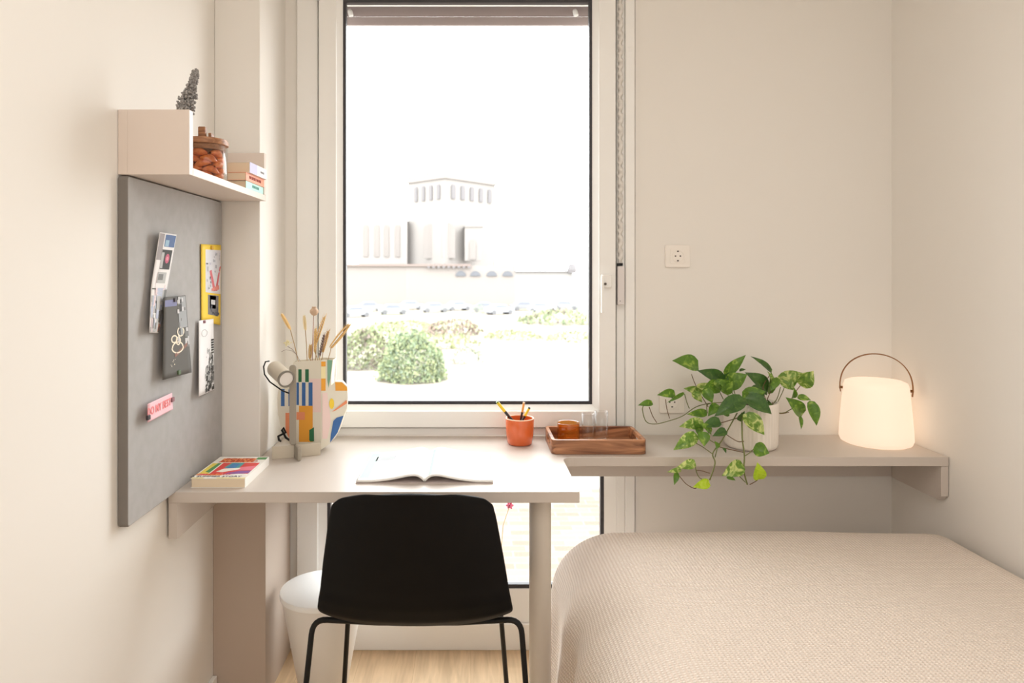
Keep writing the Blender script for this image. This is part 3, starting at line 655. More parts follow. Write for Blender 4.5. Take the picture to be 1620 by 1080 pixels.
b.build('petals', mat('pale_petals', (236, 226, 186), .8), t, smooth=True)

# ------------------------------------------------------------------ pen cup
cx, cy = .1627, 2.272; r = .0475
cup = thing('pen_cup', 'glossy orange ceramic cup holding pens at the back of the desk', 'cup', (cx, cy, DT))
M_oran = mat('orange_glaze', (222, 104, 52), .22, coat=.4)
MB().lathe([(.03, 0), (.038, .001), (.0415, .006), (r - .002, .035), (r, .082), (r - .0015, .086), (r - .0045, .085), (r - .0065, .06), (.036, .010), (.01, .008)], (cx, cy, DT + .0003), 56).build('cup_body', M_oran, cup, sangle=1.0)
MB().lathe([(r - .0005, .0845), (r - .0008, .0872), (r - .004, .0872), (r - .0045, .0845)], (cx, cy, DT + .0003), 56, close=True).build('rim', mat('rim_glaze', (240, 196, 160), .3), cup, smooth=True)
def pen(name, label, cat, a, b_, r_, segs, capm):
    t = thing(name, label, cat, a); a, b_ = Vector(a), Vector(b_); pos = 0
    for u0, u1, rr, m, nm in segs:
        MB().tube([a.lerp(b_, u0), a.lerp(b_, u0 + (u1 - u0) * .5), a.lerp(b_, u1)], [r_ * rr, r_ * rr, r_ * rr], 12).build(nm, m, t, sangle=.8)
    return t
M_y = mat('marker_yellow', (244, 208, 44), .35); M_k = mat('marker_black', (36, 34, 36), .4); M_pen = mat('pencil_orange', (236, 170, 90), .45)
pen('highlighter', 'yellow and black marker pen leaning left in the orange cup', 'pen', (cx + .026, cy + .012, DT + .013), P(786, 635, 2.262), .0052,
    [(0, .74, .9, M_k, 'barrel'), (.74, .97, 1.0, M_y, 'cap'), (.97, 1, .8, mat('marker_green', (120, 140, 60), .4), 'tip')], None)
pen('pencil', 'orange pencil standing upright at the back of the cup', 'pencil', (cx - .005, cy + .030, DT + .013), P(829, 636, 2.30), .004,
    [(0, .72, .9, M_k, 'barrel'), (.72, .96, .95, M_pen, 'sleeve'), (.96, 1, 1, mat('pencil_tan', (226, 190, 150), .5), 'tip')], None)
pen('ballpoint_pen', 'yellow and black pen leaning right in the orange cup', 'pen', (cx - .028, cy - .004, DT + .013), P(838, 644, 2.262), .0042,
    [(0, .74, .9, M_k, 'barrel'), (.74, .96, 1, M_y, 'upper_barrel'), (.96, 1, .9, M_k, 'button')], None)

# ------------------------------------------------------------------ tray and glasses
tx0, tx1, ty0, ty1 = .2535, .5515, 2.1375, 2.338
M_aca = wood_mat('acacia_tray', (108, 64, 42), (192, 136, 96), 34, .38)
tray = thing('wooden_tray', 'rectangular brown wooden tray with rounded corners beside the orange cup', 'tray', (.40, 2.24, DT))
outer = rrect(tx0, tx1, ty0, ty1, .018, 6); inner = rrect(tx0 + .011, tx1 - .011, ty0 + .011, ty1 - .011, .010, 6)
b = MB(); n = len(outer); zs = (DT + .0003, DT + .0455)
v = [(x, y, zs[0]) for x, y in outer] + [(x, y, zs[1]) for x, y in outer] + [(x, y, zs[1]) for x, y in inner] + [(x, y, DT + .002) for x, y in inner]
f = []
for k in range(n):
    j = (k + 1) % n; f += [(k, j, n + j, n + k), (n + k, n + j, 2 * n + j, 2 * n + k), (2 * n + k, 2 * n + j, 3 * n + j, 3 * n + k), (3 * n + k, 3 * n + j, j, k)]
b.add(v, f); rim = b.build('rim', M_aca, tray, bevel=.0012)
cut = MB().box(tx0 - .02, tx0 + .03, 2.195, 2.28, DT + .016, DT + .032).box(tx1 - .03, tx1 + .02, 2.195, 2.28, DT + .016, DT + .032).build('cutter', M_aca, bevel=.006, seg=3)
bm_ = rim.modifiers.new('slot', 'BOOLEAN'); bm_.operation = 'DIFFERENCE'; bm_.object = cut; bm_.solver = 'EXACT'
dg = bpy.context.evaluated_depsgraph_get(); me = bpy.data.meshes.new_from_object(rim.evaluated_get(dg)); rim.modifiers.clear(); rim.data = me; bpy.data.objects.remove(cut)
MB().prism(rrect(tx0 + .0105, tx1 - .0105, ty0 + .0105, ty1 - .0105, .010), DT + .002, DT + .0085).build('tray_floor', wood_mat('acacia_floor', (146, 96, 66), (190, 138, 98), 30, .3), tray)
def amber():
    m = bpy.data.materials.new('amber_glass'); m.use_nodes = True; nt = m.node_tree; nt.nodes.clear()
    o = nt.nodes.new('ShaderNodeOutputMaterial'); t_ = nt.nodes.new('ShaderNodeBsdfTransparent'); g = nt.nodes.new('ShaderNodeBsdfGlossy'); tl = nt.nodes.new('ShaderNodeBsdfTranslucent')
    t_.inputs[0].default_value = (.93, .64, .24, 1); tl.inputs[0].default_value = (.62, .26, .05, 1); g.inputs['Roughness'].default_value = .03
    m1 = nt.nodes.new('ShaderNodeMixShader'); m1.inputs[0].default_value = .07; m2 = nt.nodes.new('ShaderNodeMixShader')
    L = nt.links.new; L(t_.outputs[0], m1.inputs[1]); L(tl.outputs[0], m1.inputs[2]); L(schlick(nt, .05), m2.inputs[0]); L(m1.outputs[0], m2.inputs[1]); L(g.outputs[0], m2.inputs[2]); L(m2.outputs[0], o.inputs[0])
    return m
gx, gy, gz = .3245, 2.272, DT + .0088
tag(MB().lathe([(.005, 0), (.030, 0), (.035, .004), (.0375, .012), (.0372, .060), (.0362, .063), (.0348, .061), (.0345, .014), (.030, .009), (.005, .008)], (gx, gy, gz), 52).build('amber_glass', amber(), smooth=True),
    'low amber glass tumbler standing in the wooden tray', 'glass')
for x_, y_, h, r_, lab in ((X(930.5, 2.275), 2.275, .092, .0215, 'short clear glass tumbler next to the amber glass in the tray'), (X(951.5, 2.268), 2.268, .101, .0220, 'taller clear glass tumbler at the right of the amber glass in the tray')):
    tag(MB().lathe([(.004, 0), (r_ - .005, 0), (r_ - .002, .003), (r_, .012), (r_, h), (r_ - .0015, h), (r_ - .002, .012), (r_ - .006, .007), (.004, .006)], (x_, y_, gz), 40).build('drinking_glass', M_clear, smooth=True), lab, 'glass')

# ------------------------------------------------------------------ potted pothos
px_, py_ = .918, 2.24
plant = thing('potted_plant', 'trailing green pothos in a white ribbed pot on the shelf', 'plant', (px_, py_, DT))
PR = .084
MB().lathe([(.05, 0), (PR - .010, .001), (PR - .004, .006), (PR - .002, .014), (PR, .13), (PR + .001, .146), (PR - .001, .149), (PR - .006, .148), (PR - .008, .12)], (px_, py_, DT + .0003), 192, rib=(44, .020, .012, .13), close=False).build('pot', mat('white_ceramic', (240, 232, 222), .5), plant, smooth=True)
MB().lathe([(.01, .12), (PR - .0085, .122), (PR - .009, .126), (.01, .131)], (px_, py_, DT), 40).build('soil', mat('soil', (62, 48, 38), .95, bump=(150, 1, .006)), plant)
def leaf_mat(name, c1, c2, c3, amt):
    m = bpy.data.materials.new(name); m.use_nodes = True; nt = m.node_tree; bs = nt.nodes['Principled BSDF']
    tc = nt.nodes.new('ShaderNodeTexCoord'); n = nt.nodes.new('ShaderNodeTexNoise'); n.inputs['Scale'].default_value = 45; n.inputs['Detail'].default_value = 5; n.inputs['Distortion'].default_value = 1.5
    r = nt.nodes.new('ShaderNodeValToRGB'); e = r.color_ramp.elements; e[0].color = lin(c1); e[0].position = .3; e[1].color = lin(c3); e[1].position = 1 - amt
    k = e.new(.98 - amt - .12); k.color = lin(c2)
    nt.links.new(tc.outputs['Object'], n.inputs['Vector']); nt.links.new(n.outputs['Fac'], r.inputs['Fac']); nt.links.new(r.outputs[0], bs.inputs['Base Color'])
    bs.inputs['Roughness'].default_value = .3
    tl = nt.nodes.new('ShaderNodeBsdfTranslucent'); nt.links.new(r.outputs[0], tl.inputs[0]); mx = nt.nodes.new('ShaderNodeMixShader'); mx.inputs[0].default_value = .28
    out = nt.nodes['Material Output']; nt.links.new(bs.outputs[0], mx.inputs[1]); nt.links.new(tl.outputs[0], mx.inputs[2]); nt.links.new(mx.outputs[0], out.inputs[0])
    return m
LM = [leaf_mat('leaf_green', (78, 118, 40), (104, 146, 48), (166, 192, 84), .30), leaf_mat('leaf_dark', (58, 94, 44), (78, 116, 52), (118, 150, 72), .26),
      leaf_mat('leaf_variegated', (84, 124, 44), (120, 156, 58), (206, 216, 136), .38), leaf_mat('leaf_lime', (156, 192, 30), (182, 214, 40), (196, 220, 80), .35)]
fol = MB()
def U(u, v): return 1000 + u / 4.153, 540 + v / 4.153
def leaf(bu, bv, tu, tv, wpx, m, d, td=None, nrm=None, fold=.35):
    td = d - .02 if td is None else td
    B = P(*U(bu, bv), d); T = P(*U(tu, tv), td); ax = T - B; Ln = ax.length; wd = wpx / 4.153 * d / F
    nr = Vector(nrm or (random.uniform(-.25, .25), -1, random.uniform(.25, .7))); sd = ax.cross(nr).normalized(); nr = sd.cross(ax).normalized()
    prof = [0, .62, .93, 1.0, .94, .78, .55, .27, 0]; nb = len(prof) - 1; ncol = 4
    rows = []
    for i, p in enumerate(prof):
        t_ = i / nb; c = B + ax * t_ + nr * (.10 * Ln * math.sin(PI * t_)); hw = wd * .5 * p
        row = []
        for k in range(-ncol, ncol + 1):
            s_ = k / ncol; lobe = (-.10 * Ln * abs(s_) ** 1.3 * max(0, 1 - t_ * 3.2)) if i > 0 else 0
            row.append(c + sd * hw * s_ + nr * (hw * fold * (abs(s_) ** 1.4) - .0006 * math.sin(t_ * 26) * abs(s_)) + ax.normalized() * lobe)
        rows.append(row)
    v = [q for r_ in rows for q in r_]; nc = 2 * ncol + 1
    fol.add(v, [(i * nc + k, i * nc + k + 1, (i + 1) * nc + k + 1, (i + 1) * nc + k) for i in range(nb) for k in range(nc - 1)], m)
leaves = [(436, 165, 262, 126, 112, 0, 2.30), (605, 255, 426, 190, 90, 1, 2.29), (608, 225, 748, 88, 70, 0, 2.31), (916, 205, 778, 97, 46, 1, 2.30), (622, 300, 758, 215, 115, 0, 2.24), (888, 335, 740, 203, 120, 1, 2.27),
 (898, 345, 912, 198, 62, 0, 2.28), (955, 265, 1138, 212, 92, 2, 2.27), (1105, 290, 1193, 193, 108, 2, 2.25), (975, 250, 1068, 322, 80, 2, 2.25), (1120, 480, 1008, 366, 95, 0, 2.21), (1166, 388, 1212, 554, 78, 0, 2.18),
 (1085, 365, 1175, 385, 46, 0, 2.22), (1098, 485, 1110, 578, 30, 0, 2.20), (738, 378, 540, 492, 118, 1, 2.13), (738, 372, 918, 478, 128, 1, 2.14), (722, 365, 880, 330, 95, 0, 2.17), (728, 480, 870, 615, 118, 2, 2.11),
 (575, 285, 455, 330, 95, 0, 2.24), (435, 330, 338, 308, 55, 2, 2.26), (282, 340, 163, 352, 60, 0, 2.27), (342, 337, 230, 402, 26, 0, 2.26), (135, 404, 37, 420, 46, 0, 2.26), (492, 468, 357, 478, 56, 0, 2.19),
 (474, 540, 308, 560, 84, 2, 2.13), (580, 525, 455, 556, 74, 1, 2.11), (565, 415, 498, 492, 66, 0, 2.18), (425, 610, 270, 714, 92, 2, 2.06), (462, 592, 474, 690, 80, 0, 2.05), (618, 585, 528, 622, 58, 1, 2.08),
 (797, 700, 902, 735, 98, 0, 2.05), (832, 906, 822, 792, 88, 3, 2.04), (727, 805, 588, 882, 104, 2, 2.04), (622, 888, 680, 913, 32, 0, 2.04), (508, 925, 398, 956, 66, 3, 2.04), (416, 795, 290, 828, 66, 2, 2.04),
 (322, 842, 228, 858, 34, 2, 2.04), (292, 858, 276, 943, 40, 0, 2.04), (470, 315, 528, 405, 76, 0, 2.21), (705, 192, 748, 184, 22, 1, 2.30), (925, 300, 888, 195, 44, 2, 2.26), (1060, 372, 1066, 304, 38, 0, 2.23),
 (562, 702, 540, 652, 38, 0, 2.06), (598, 700, 618, 736, 22, 1, 2.06), (560, 300, 640, 200, 70, 1, 2.27), (640, 330, 560, 250, 90, 0, 2.22), (840, 300, 760, 400, 100, 1, 2.19), (900, 470, 890, 380, 60, 1, 2.22), (680, 230, 600, 330, 90, 1, 2.25),
 (440, 330, 500, 270, 70, 2, 2.25), (450, 600, 400, 520, 60, 0, 2.12), (700, 520, 740, 455, 40, 1, 2.15), (640, 470, 545, 430, 70, 0, 2.16), (760, 330, 800, 430, 80, 0, 2.16), (600, 340, 660, 260, 70, 0, 2.2), (820, 420, 760, 350, 70, 2, 2.17), (540, 260, 620, 320, 70, 0, 2.23), (1010, 300, 1090, 260, 60, 0, 2.26), (960, 240, 900, 330, 50, 0, 2.25), (520, 600, 440, 540, 60, 0, 2.10), (400, 330, 460, 400, 60, 2, 2.24)]
for q in leaves: leaf(*q)
fol.build('foliage', LM, plant, smooth=True)
vm = [mat('vine_green', (110, 116, 60), .6), mat('vine_brown', (112, 86, 58), .7)]
vines = MB()
def vine(pts, r_=.0016, m=0):
    w3 = [P(*U(u, v), d) for u, v, d in pts]
    if len(w3) > 2:      # smooth
        out = []
        for i in range(len(w3) - 1):
            p0_, p1_, p2_, p3_ = w3[max(i - 1, 0)], w3[i], w3[i + 1], w3[min(i + 2, len(w3) - 1)]
            for k in range(5):
                t_ = k / 5; out.append(.5 * ((2 * p1_) + (p2_ - p0_) * t_ + (2 * p0_ - 5 * p1_ + 4 * p2_ - p3_) * t_ ** 2 + (3 * p1_ - p0_ - 3 * p2_ + p3_) * t_ ** 3))
        w3 = out + [w3[-1]]
    vines.tube(w3, r_, 6, m)
vine([(690, 470, 2.155), (640, 560, 2.11), (590, 650, 2.08), (530, 735, 2.07), (545, 800, 2.06), (510, 910, 2.045)], .0021)
vine([(720, 470, 2.155), (722, 560, 2.10), (725, 650, 2.075), (738, 750, 2.065), (735, 850, 2.05), (757, 940, 2.045)], .0022)
vine([(640, 400, 2.2), (520, 405, 2.24), (420, 430, 2.255), (330, 490, 2.255), (240, 522, 2.255), (150, 542, 2.26), (92, 525, 2.26), (68, 450, 2.26), (75, 420, 2.26)], .0015)
for q in ([(345, 345, 2.26), (360, 400, 2.257), (376, 440, 2.255)], [(220, 380, 2.27), (228, 440, 2.262), (246, 505, 2.255)], [(112, 430, 2.262), (135, 490, 2.26), (162, 533, 2.26)],
          [(500, 590, 2.1), (505, 640, 2.08), (550, 670, 2.07)], [(395, 655, 2.06), (460, 690, 2.065), (530, 740, 2.07)], [(618, 610, 2.08), (690, 655, 2.075), (735, 655, 2.073)],
          [(562, 690, 2.06), (640, 708, 2.066), (730, 728, 2.068)], [(742, 752, 2.065), (775, 728, 2.06), (800, 705, 2.05)], [(312, 885, 2.04), (355, 935, 2.04), (410, 965, 2.04), (430, 950, 2.04)],
          [(414, 800, 2.04), (424, 860, 2.042), (450, 900, 2.045), (505, 915, 2.045)], [(420, 845, 2.044), (460, 850, 2.05), (510, 865, 2.055)], [(690, 870, 2.045), (725, 905, 2.046), (745, 925, 2.046)], [(772, 940, 2.045), (812, 918, 2.042), (832, 900, 2.04)],
          [(860, 440, 2.2), (940, 465, 2.21), (1000, 468, 2.215), (1060, 440, 2.215), (1110, 470, 2.21)], [(900, 430, 2.2), (950, 380, 2.24), (975, 300, 2.26)], [(935, 440, 2.21), (985, 340, 2.25), (1000, 300, 2.26)], [(1040, 400, 2.215), (1060, 350, 2.23), (1105, 290, 2.25)],
          [(920, 400, 2.2), (960, 470, 2.21), (1030, 465, 2.21)], [(600, 380, 2.2), (575, 330, 2.24), (560, 300, 2.25)], [(390, 215, 2.30), (410, 270, 2.28), (440, 330, 2.26), (500, 430, 2.2)], [(640, 370, 2.19), (610, 320, 2.24)], [(680, 360, 2.19), (665, 310, 2.23)], [(700, 420, 2.2), (740, 380, 2.15)],
          [(495, 470, 2.19), (490, 420, 2.22), (520, 405, 2.24)], [(700, 500, 2.16), (560, 540, 2.12), (480, 545, 2.12)], [(560, 700, 2.06), (545, 760, 2.065)], [(930, 250, 2.27), (920, 300, 2.26), (880, 400, 2.2)], [(1100, 480, 2.2), (1060, 430, 2.215)], [(880, 390, 2.2), (860, 300, 2.24), (905, 220, 2.28)], [(690, 400, 2.2), (640, 300, 2.26), (612, 225, 2.3)]):
    vine(q, .0014, random.choice((0, 0, 1)))
vines.build('vines', vm, plant, smooth=True)

# ------------------------------------------------------------------ lantern lamp
lx, ly2 = 1.355, 2.285
lant = thing('table_lantern', 'glowing white rounded lantern lamp with a leather carry handle at the shelf end', 'lamp', (lx, ly2, DT))
M_glow = mat('glowing_opal', (196, 180, 166), .5, emit=(255, 228, 200), estr=.68)
MB().lathe([(.03, .002), (.095, .001), (.105, .006), (.110, .018), (.1085, .05), (.102, .13), (.0965, .190), (.092, .204), (.080, .2095), (.02, .2105)], (lx, ly2, DT), 72).build('shade', M_glow, lant, smooth=True)
hd = MB(); ar = math.radians(-24); ex = Vector((math.cos(ar), math.sin(ar), 0)); ct = Vector((lx, ly2, DT + .180))
prof = []
for k in range(37):
    a = PI * k / 36; prof.append(ct + ex * (-.106 * math.cos(a)) * (1 if 0 < k < 36 else 1) + Vector((0, 0, .118 * math.sin(a) ** .85)))
prof = [ct - ex * .104 + Vector((0, 0, -.014))] + prof + [ct + ex * .104 + Vector((0, 0, -.018))]
pw = Vector((-ex.y, ex.x, 0)) * .006
vs = []; 
for q in prof: vs += [q - pw, q + pw]
hd.add(vs, [(2 * i, 2 * i + 1, 2 * i + 3, 2 * i + 2) for i in range(len(prof) - 1)])
hd.build('handle', mat('tan_leather', (150, 104, 66), .6), lant, smooth=True, solid=.003)
for s_ in (-1, 1):
    c = ct + ex * s_ * .1035
    MB().tube([c - ex * s_ * .008, c + ex * s_ * .0045], .0045, 12).build('rivet', mat('brass_rivet', (120, 84, 50), .4, .7), lant, smooth=True)

# ------------------------------------------------------------------ chair
cxx = -.136
chair = thing('desk_chair', 'black moulded shell chair on thin black tube legs at the desk', 'chair', (cxx, 1.8, 0))
prof = [(1.520, .826, .150), (1.522, .820, .172), (1.527, .80, .1865), (1.535, .76, .196), (1.550, .70, .206), (1.566, .64, .216), (1.583, .58, .225), (1.600, .53, .233), (1.622, .492, .2385), (1.655, .467, .240), (1.70, .455, .239), (1.76, .450, .238), (1.84, .448, .236), (1.92, .449, .232), (1.99, .450, .225), (2.03, .444, .212), (2.045, .436, .19)]
def shell(u, v):
    f_ = v * (len(prof) - 1); i = min(int(f_), len(prof) - 2); t_ = f_ - i
    y, z, w_ = [prof[i][k] * (1 - t_) + prof[i + 1][k] * t_ for k in range(3)]
    s_ = 2 * u - 1; back_ = max(0, min(1, (z - .455) / .10)); topf = max(0, (z - .70) / .126)
    yy = y + s_ * s_ * (.058 * back_ + .030 * (1 - back_) * (1 if y < 1.75 else 0)) - .0 * topf
    zz = z + (s_ ** 4) * (.022 * (1 - back_))
    if z > .60: zz -= s_ * s_ * .013 * min(1, (z - .6) / .18)
    if z > .79: zz -= (abs(s_) ** 3) * (z - .79) * .45
    return (cxx + s_ * w_, yy, zz)
MB().grid(shell, 28, 64).build('seat_shell', M_black, chair, smooth=True, solid=.009, subsurf=1)
def bend(pts, r_=.022, n=6):
    pts = [Vector(p) for p in pts]; out = [pts[0]]
    for i in range(1, len(pts) - 1):
        a = pts[i] + (pts[i - 1] - pts[i]).normalized() * r_; b_ = pts[i] + (pts[i + 1] - pts[i]).normalized() * r_
        for k in range(n + 1): t_ = k / n; out.append(a * (1 - t_) ** 2 + pts[i] * 2 * t_ * (1 - t_) + b_ * t_ ** 2)
    return out + [pts[-1]]
rr_ = .0072
for s_ in (-1, 1):
    MB().tube(bend([(cxx + s_ * .10, 1.735, .431), (cxx + s_ * .262, 1.722, .4465), (cxx + s_ * .292, 1.62, .001)], .035), rr_, 12).build('leg', M_blackmetal, chair, smooth=True)
    MB().tube(bend([(cxx + s_ * .10, 1.98, .436), (cxx + s_ * .214, 1.985, .437), (cxx + s_ * .250, 2.055, .001)], .03), rr_, 12).build('leg', M_blackmetal, chair, smooth=True)
    MB().tube([(cxx + s_ * .13, 1.735, .433), (cxx + s_ * .13, 1.86, .434), (cxx + s_ * .13, 1.98, .436)], rr_, 12).build('seat_rail', M_blackmetal, chair, smooth=True)
MB().tube([(cxx - .10, 1.735, .431), (cxx + .10, 1.735, .431)], rr_, 12).build('rear_cross_tube', M_blackmetal, chair, smooth=True)
MB().tube([(cxx - .10, 1.98, .436), (cxx + .10, 1.98, .436)], rr_, 12).build('front_cross_tube', M_blackmetal, chair, smooth=True)

# ------------------------------------------------------------------ waste bin
bn = thing('waste_bin', 'white tapered waste bin with a flat lid standing under the desk', 'bin', (-.468, 2.165, 0))
M_bin = mat('bin_white', (236, 234, 230), .45)
MB().lathe([(.02, .002), (.070, .001), (.074, .006), (.128, .300), (.128, .304)], (-.468, 2.165, 0), 64).build('bin_body', M_bin, bn, sangle=.7)
MB().lathe([(.129, .3045), (.1335, .305), (.1345, .312), (.133, .3205), (.129, .3225), (.02, .3235)], (-.468, 2.165, 0), 64).build('lid', mat('bin_lid_white', (250, 252, 252), .4), bn, sangle=.7)

# ------------------------------------------------------------------ bed
bed = thing('bed', 'single bed along the right wall, hidden under a beige blanket', 'bed', (.9, 1.1, 0))
MB().box(.33, 1.45, .15, 2.12, .12, .28).build('bed_base', M_taupe, bed, bevel=.01)
for x_ in (.38, 1.40):
    for y_ in (.22, 2.05): MB().lathe([(.02, 0), (.025, .12)], (x_, y_, 0), 20).build('leg', M_taupe_leg, bed)
MB().box(.34, 1.45, .15, 2.12, .281, .46).build('mattress', mat('mattress_white', (238, 234, 226), .9), bed, bevel=.05, seg=4)
def blanket_mat():
    m = bpy.data.materials.new('beige_waffle_blanket'); m.use_nodes = True; nt = m.node_tree; b = nt.nodes['Principled BSDF']
    uvn = nt.nodes.new('ShaderNodeUVMap'); L = nt.links.new
    def wave(axis, sc):
        w_ = nt.nodes.new('ShaderNodeTexWave'); w_.bands_direction = axis; w_.inputs['Scale'].default_value = sc; w_.inputs['Distortion'].default_value = .6; w_.inputs['Detail'].default_value = 1; w_.inputs['Detail Scale'].default_value = 2
        L(uvn.outputs[0], w_.inputs['Vector']); return w_
    a, c = wave('X', 34), wave('Y', 42)
    mu = nt.nodes.new('ShaderNodeMath'); mu.operation = 'MULTIPLY'; L(a.outputs['Fac'], mu.inputs[0]); L(c.outputs['Fac'], mu.inputs[1])
    n = nt.nodes.new('ShaderNodeTexNoise'); n.inputs['Scale'].default_value = 260; n.inputs['Detail'].default_value = 3; L(uvn.outputs[0], n.inputs['Vector'])
    ad = nt.nodes.new('ShaderNodeMath'); ad.operation = 'MULTIPLY_ADD'; ad.inputs[1].default_value = .35; L(n.outputs['Fac'], ad.inputs[0]); L(mu.outputs[0], ad.inputs[2])
    r = nt.nodes.new('ShaderNodeValToRGB'); r.color_ramp.elements[0].position = .1; r.color_ramp.elements[1].position = .75
    r.color_ramp.elements[0].color = lin((216, 198, 183)); r.color_ramp.elements[1].color = lin((249, 237, 225)); L(ad.outputs[0], r.inputs['Fac']); L(r.outputs[0], b.inputs['Base Color'])
    bu = nt.nodes.new('ShaderNodeBump'); bu.inputs['Strength'].default_value = .8; bu.inputs['Distance'].default_value = .004; L(ad.outputs[0], bu.inputs['Height']); L(bu.outputs[0], b.inputs['Normal'])
    b.inputs['Roughness'].default_value = .95; b.inputs['Sheen Weight'].default_value = .15
    return m
bl = MB(); ZT = .535
def arc(s, r_, rz, hang):
    """s = distance past the flat part; returns (outward, drop)"""
    if s <= 0: return 0, 0
    q = s / ((r_ + rz) / 2 * PI / 2)
    if q < 1: return r_ * math.sin(q * PI / 2), rz * (1 - math.cos(q * PI / 2))
    return r_, rz + min(s - (r_ + rz) / 2 * PI / 2, hang)
NU, NV = 150, 190; uvs = []
XL, XR, YF = .462, 1.36, 2.03
sL, sR = -(.32 + .32), .13; tF = .42
for j in range(NV + 1):
    for i in range(NU + 1):
        su = sL + (XR - XL + sR - sL) * i / NU; sv = .12 + (YF + tF - .12) * j / NV
        if su < 0: o_, dz = arc(-su, .21, .19, .30); x_ = XL - o_
        elif su > XR - XL: o_, dz = arc(su - (XR - XL), .105, .05, .1); x_ = XR + o_
        else: x_, dz = XL + su, 0
        if sv > YF: oy, dy = arc(sv - YF, .11, .12, .25); y_ = YF + oy
        else: y_, dy = sv, 0
        if dy > 0 and dz > 0: d_ = (dz ** 2 + dy ** 2) ** .5; d_ = min(d_, .46); k_ = dy / (dy + dz); 
        else: d_ = dz + dy
        if dy > .0 and su < 0:   # pull the corner in so that it rounds off
            g = min(1, dy / .2) * min(1, dz / .2); x_ += .05 * g; y_ -= .06 * g
        z_ = ZT - d_ + .006 * noise.noise((x_ * 3, y_ * 3, 1)) + .008 * math.sin(PI * min(max((x_ - .3) / 1.1, 0), 1))
        hangf = min(1, max(0, (d_ - .04) / .24))
        if su < 0: x_ += hangf * (.020 * math.sin(y_ * 23 + 3 * noise.noise((y_ * 3, 0, 0))) + .016 * noise.noise((y_ * 9, d_ * 3, 4))) - .02 * hangf * (d_ > .2) * (d_ - .2) / .25
        bl.v.append((max(min(x_, RW - .006), .228), min(y_, 2.355), max(z_, .05))); uvs.append((su, sv))
bl.f = [(j * (NU + 1) + i, j * (NU + 1) + i + 1, (j + 1) * (NU + 1) + i + 1, (j + 1) * (NU + 1) + i) for j in range(NV) for i in range(NU)]; bl.mi = [0] * len(bl.f)
bo = bl.build('blanket', blanket_mat(), smooth=True, solid=.006)
ul = bo.data.uv_layers.new(name='UVMap')
for lp in bo.data.loops: ul.data[lp.index].uv = uvs[lp.vertex_index]
bo.modifiers['thickness'].offset = -1
tag(bo, 'beige waffle knit blanket draped over the bed', 'blanket')

# unseen ceiling fixture and rear window frame, added to match the fill lamps
cl = thing('added_ceiling_light', 'flat round white ceiling light, added out of view to go with the overhead fill lamp', 'ceiling light', (.35, .25, CEIL))
MB().lathe([(.25, -.03), (.27, -.025), (.27, 0)], (.35, .25, CEIL), 48).build('fixture', M_white, cl)

struct('added_rear_window', MB().ring((-.66, 1.36, .59, 2.41), (-.60, 1.30, .65, 2.35), REAR + .001, REAR + .05), M_frame, 'white window frame added behind the viewer, unseen, around the rear fill lamp', 'window')
# ------------------------------------------------------------------ outside
GZ = EYE - 6.0
def ground_mat():
    m = bpy.data.materials.new('sandy_ground'); m.use_nodes = True; nt = m.node_tree; b = nt.nodes['Principled BSDF']; L = nt.links.new
    tc = nt.nodes.new('ShaderNodeTexCoord'); n = nt.nodes.new('ShaderNodeTexNoise'); n.inputs['Scale'].default_value = .22; n.inputs['Detail'].default_value = 7
    r = nt.nodes.new('ShaderNodeValToRGB'); e = r.color_ramp.elements; e[0].position = .38; e[1].position = .66; e[0].color = lin((120, 110, 99)); e[1].color = lin((122, 124, 104)); k = e.new(.52); k.color = lin((146, 138, 126))
    L(tc.outputs['Object'], n.inputs['Vector']); L(n.outputs['Fac'], r.inputs['Fac']); L(r.outputs[0], b.inputs['Base Color']); b.inputs['Roughness'].default_value = 1
    return m
struct('ground', MB().box(-150, 150, 19, 300, GZ - .5, GZ), ground_mat(), 'bleached sandy waste ground outside the window', 'ground')
def brick_mat():
    m = bpy.data.materials.new('terracotta_paving'); m.use_nodes = True; nt = m.node_tree; b = nt.nodes['Principled BSDF']; L = nt.links.new
    tc = nt.nodes.new('ShaderNodeTexCoord'); br = nt.nodes.new('ShaderNodeTexBrick'); br.inputs['Scale'].default_value = 1; br.inputs['Brick Width'].default_value = .6; br.inputs['Row Height'].default_value = .3; br.inputs['Mortar Size'].default_value = .012
    br.inputs['Color1'].default_value = lin((98, 82, 70)); br.inputs['Color2'].default_value = lin((116, 101, 88)); br.inputs['Mortar'].default_value = lin((122, 112, 103))
    L(tc.outputs['Object'], br.inputs['Vector']); L(br.outputs[0], b.inputs['Base Color']); b.inputs['Roughness'].default_value = 1
    return m
struct('pavement', MB().box(-40, 40, 4, 19, GZ - .5, GZ), brick_mat(), 'pale terracotta brick paving directly below the window', 'pavement')
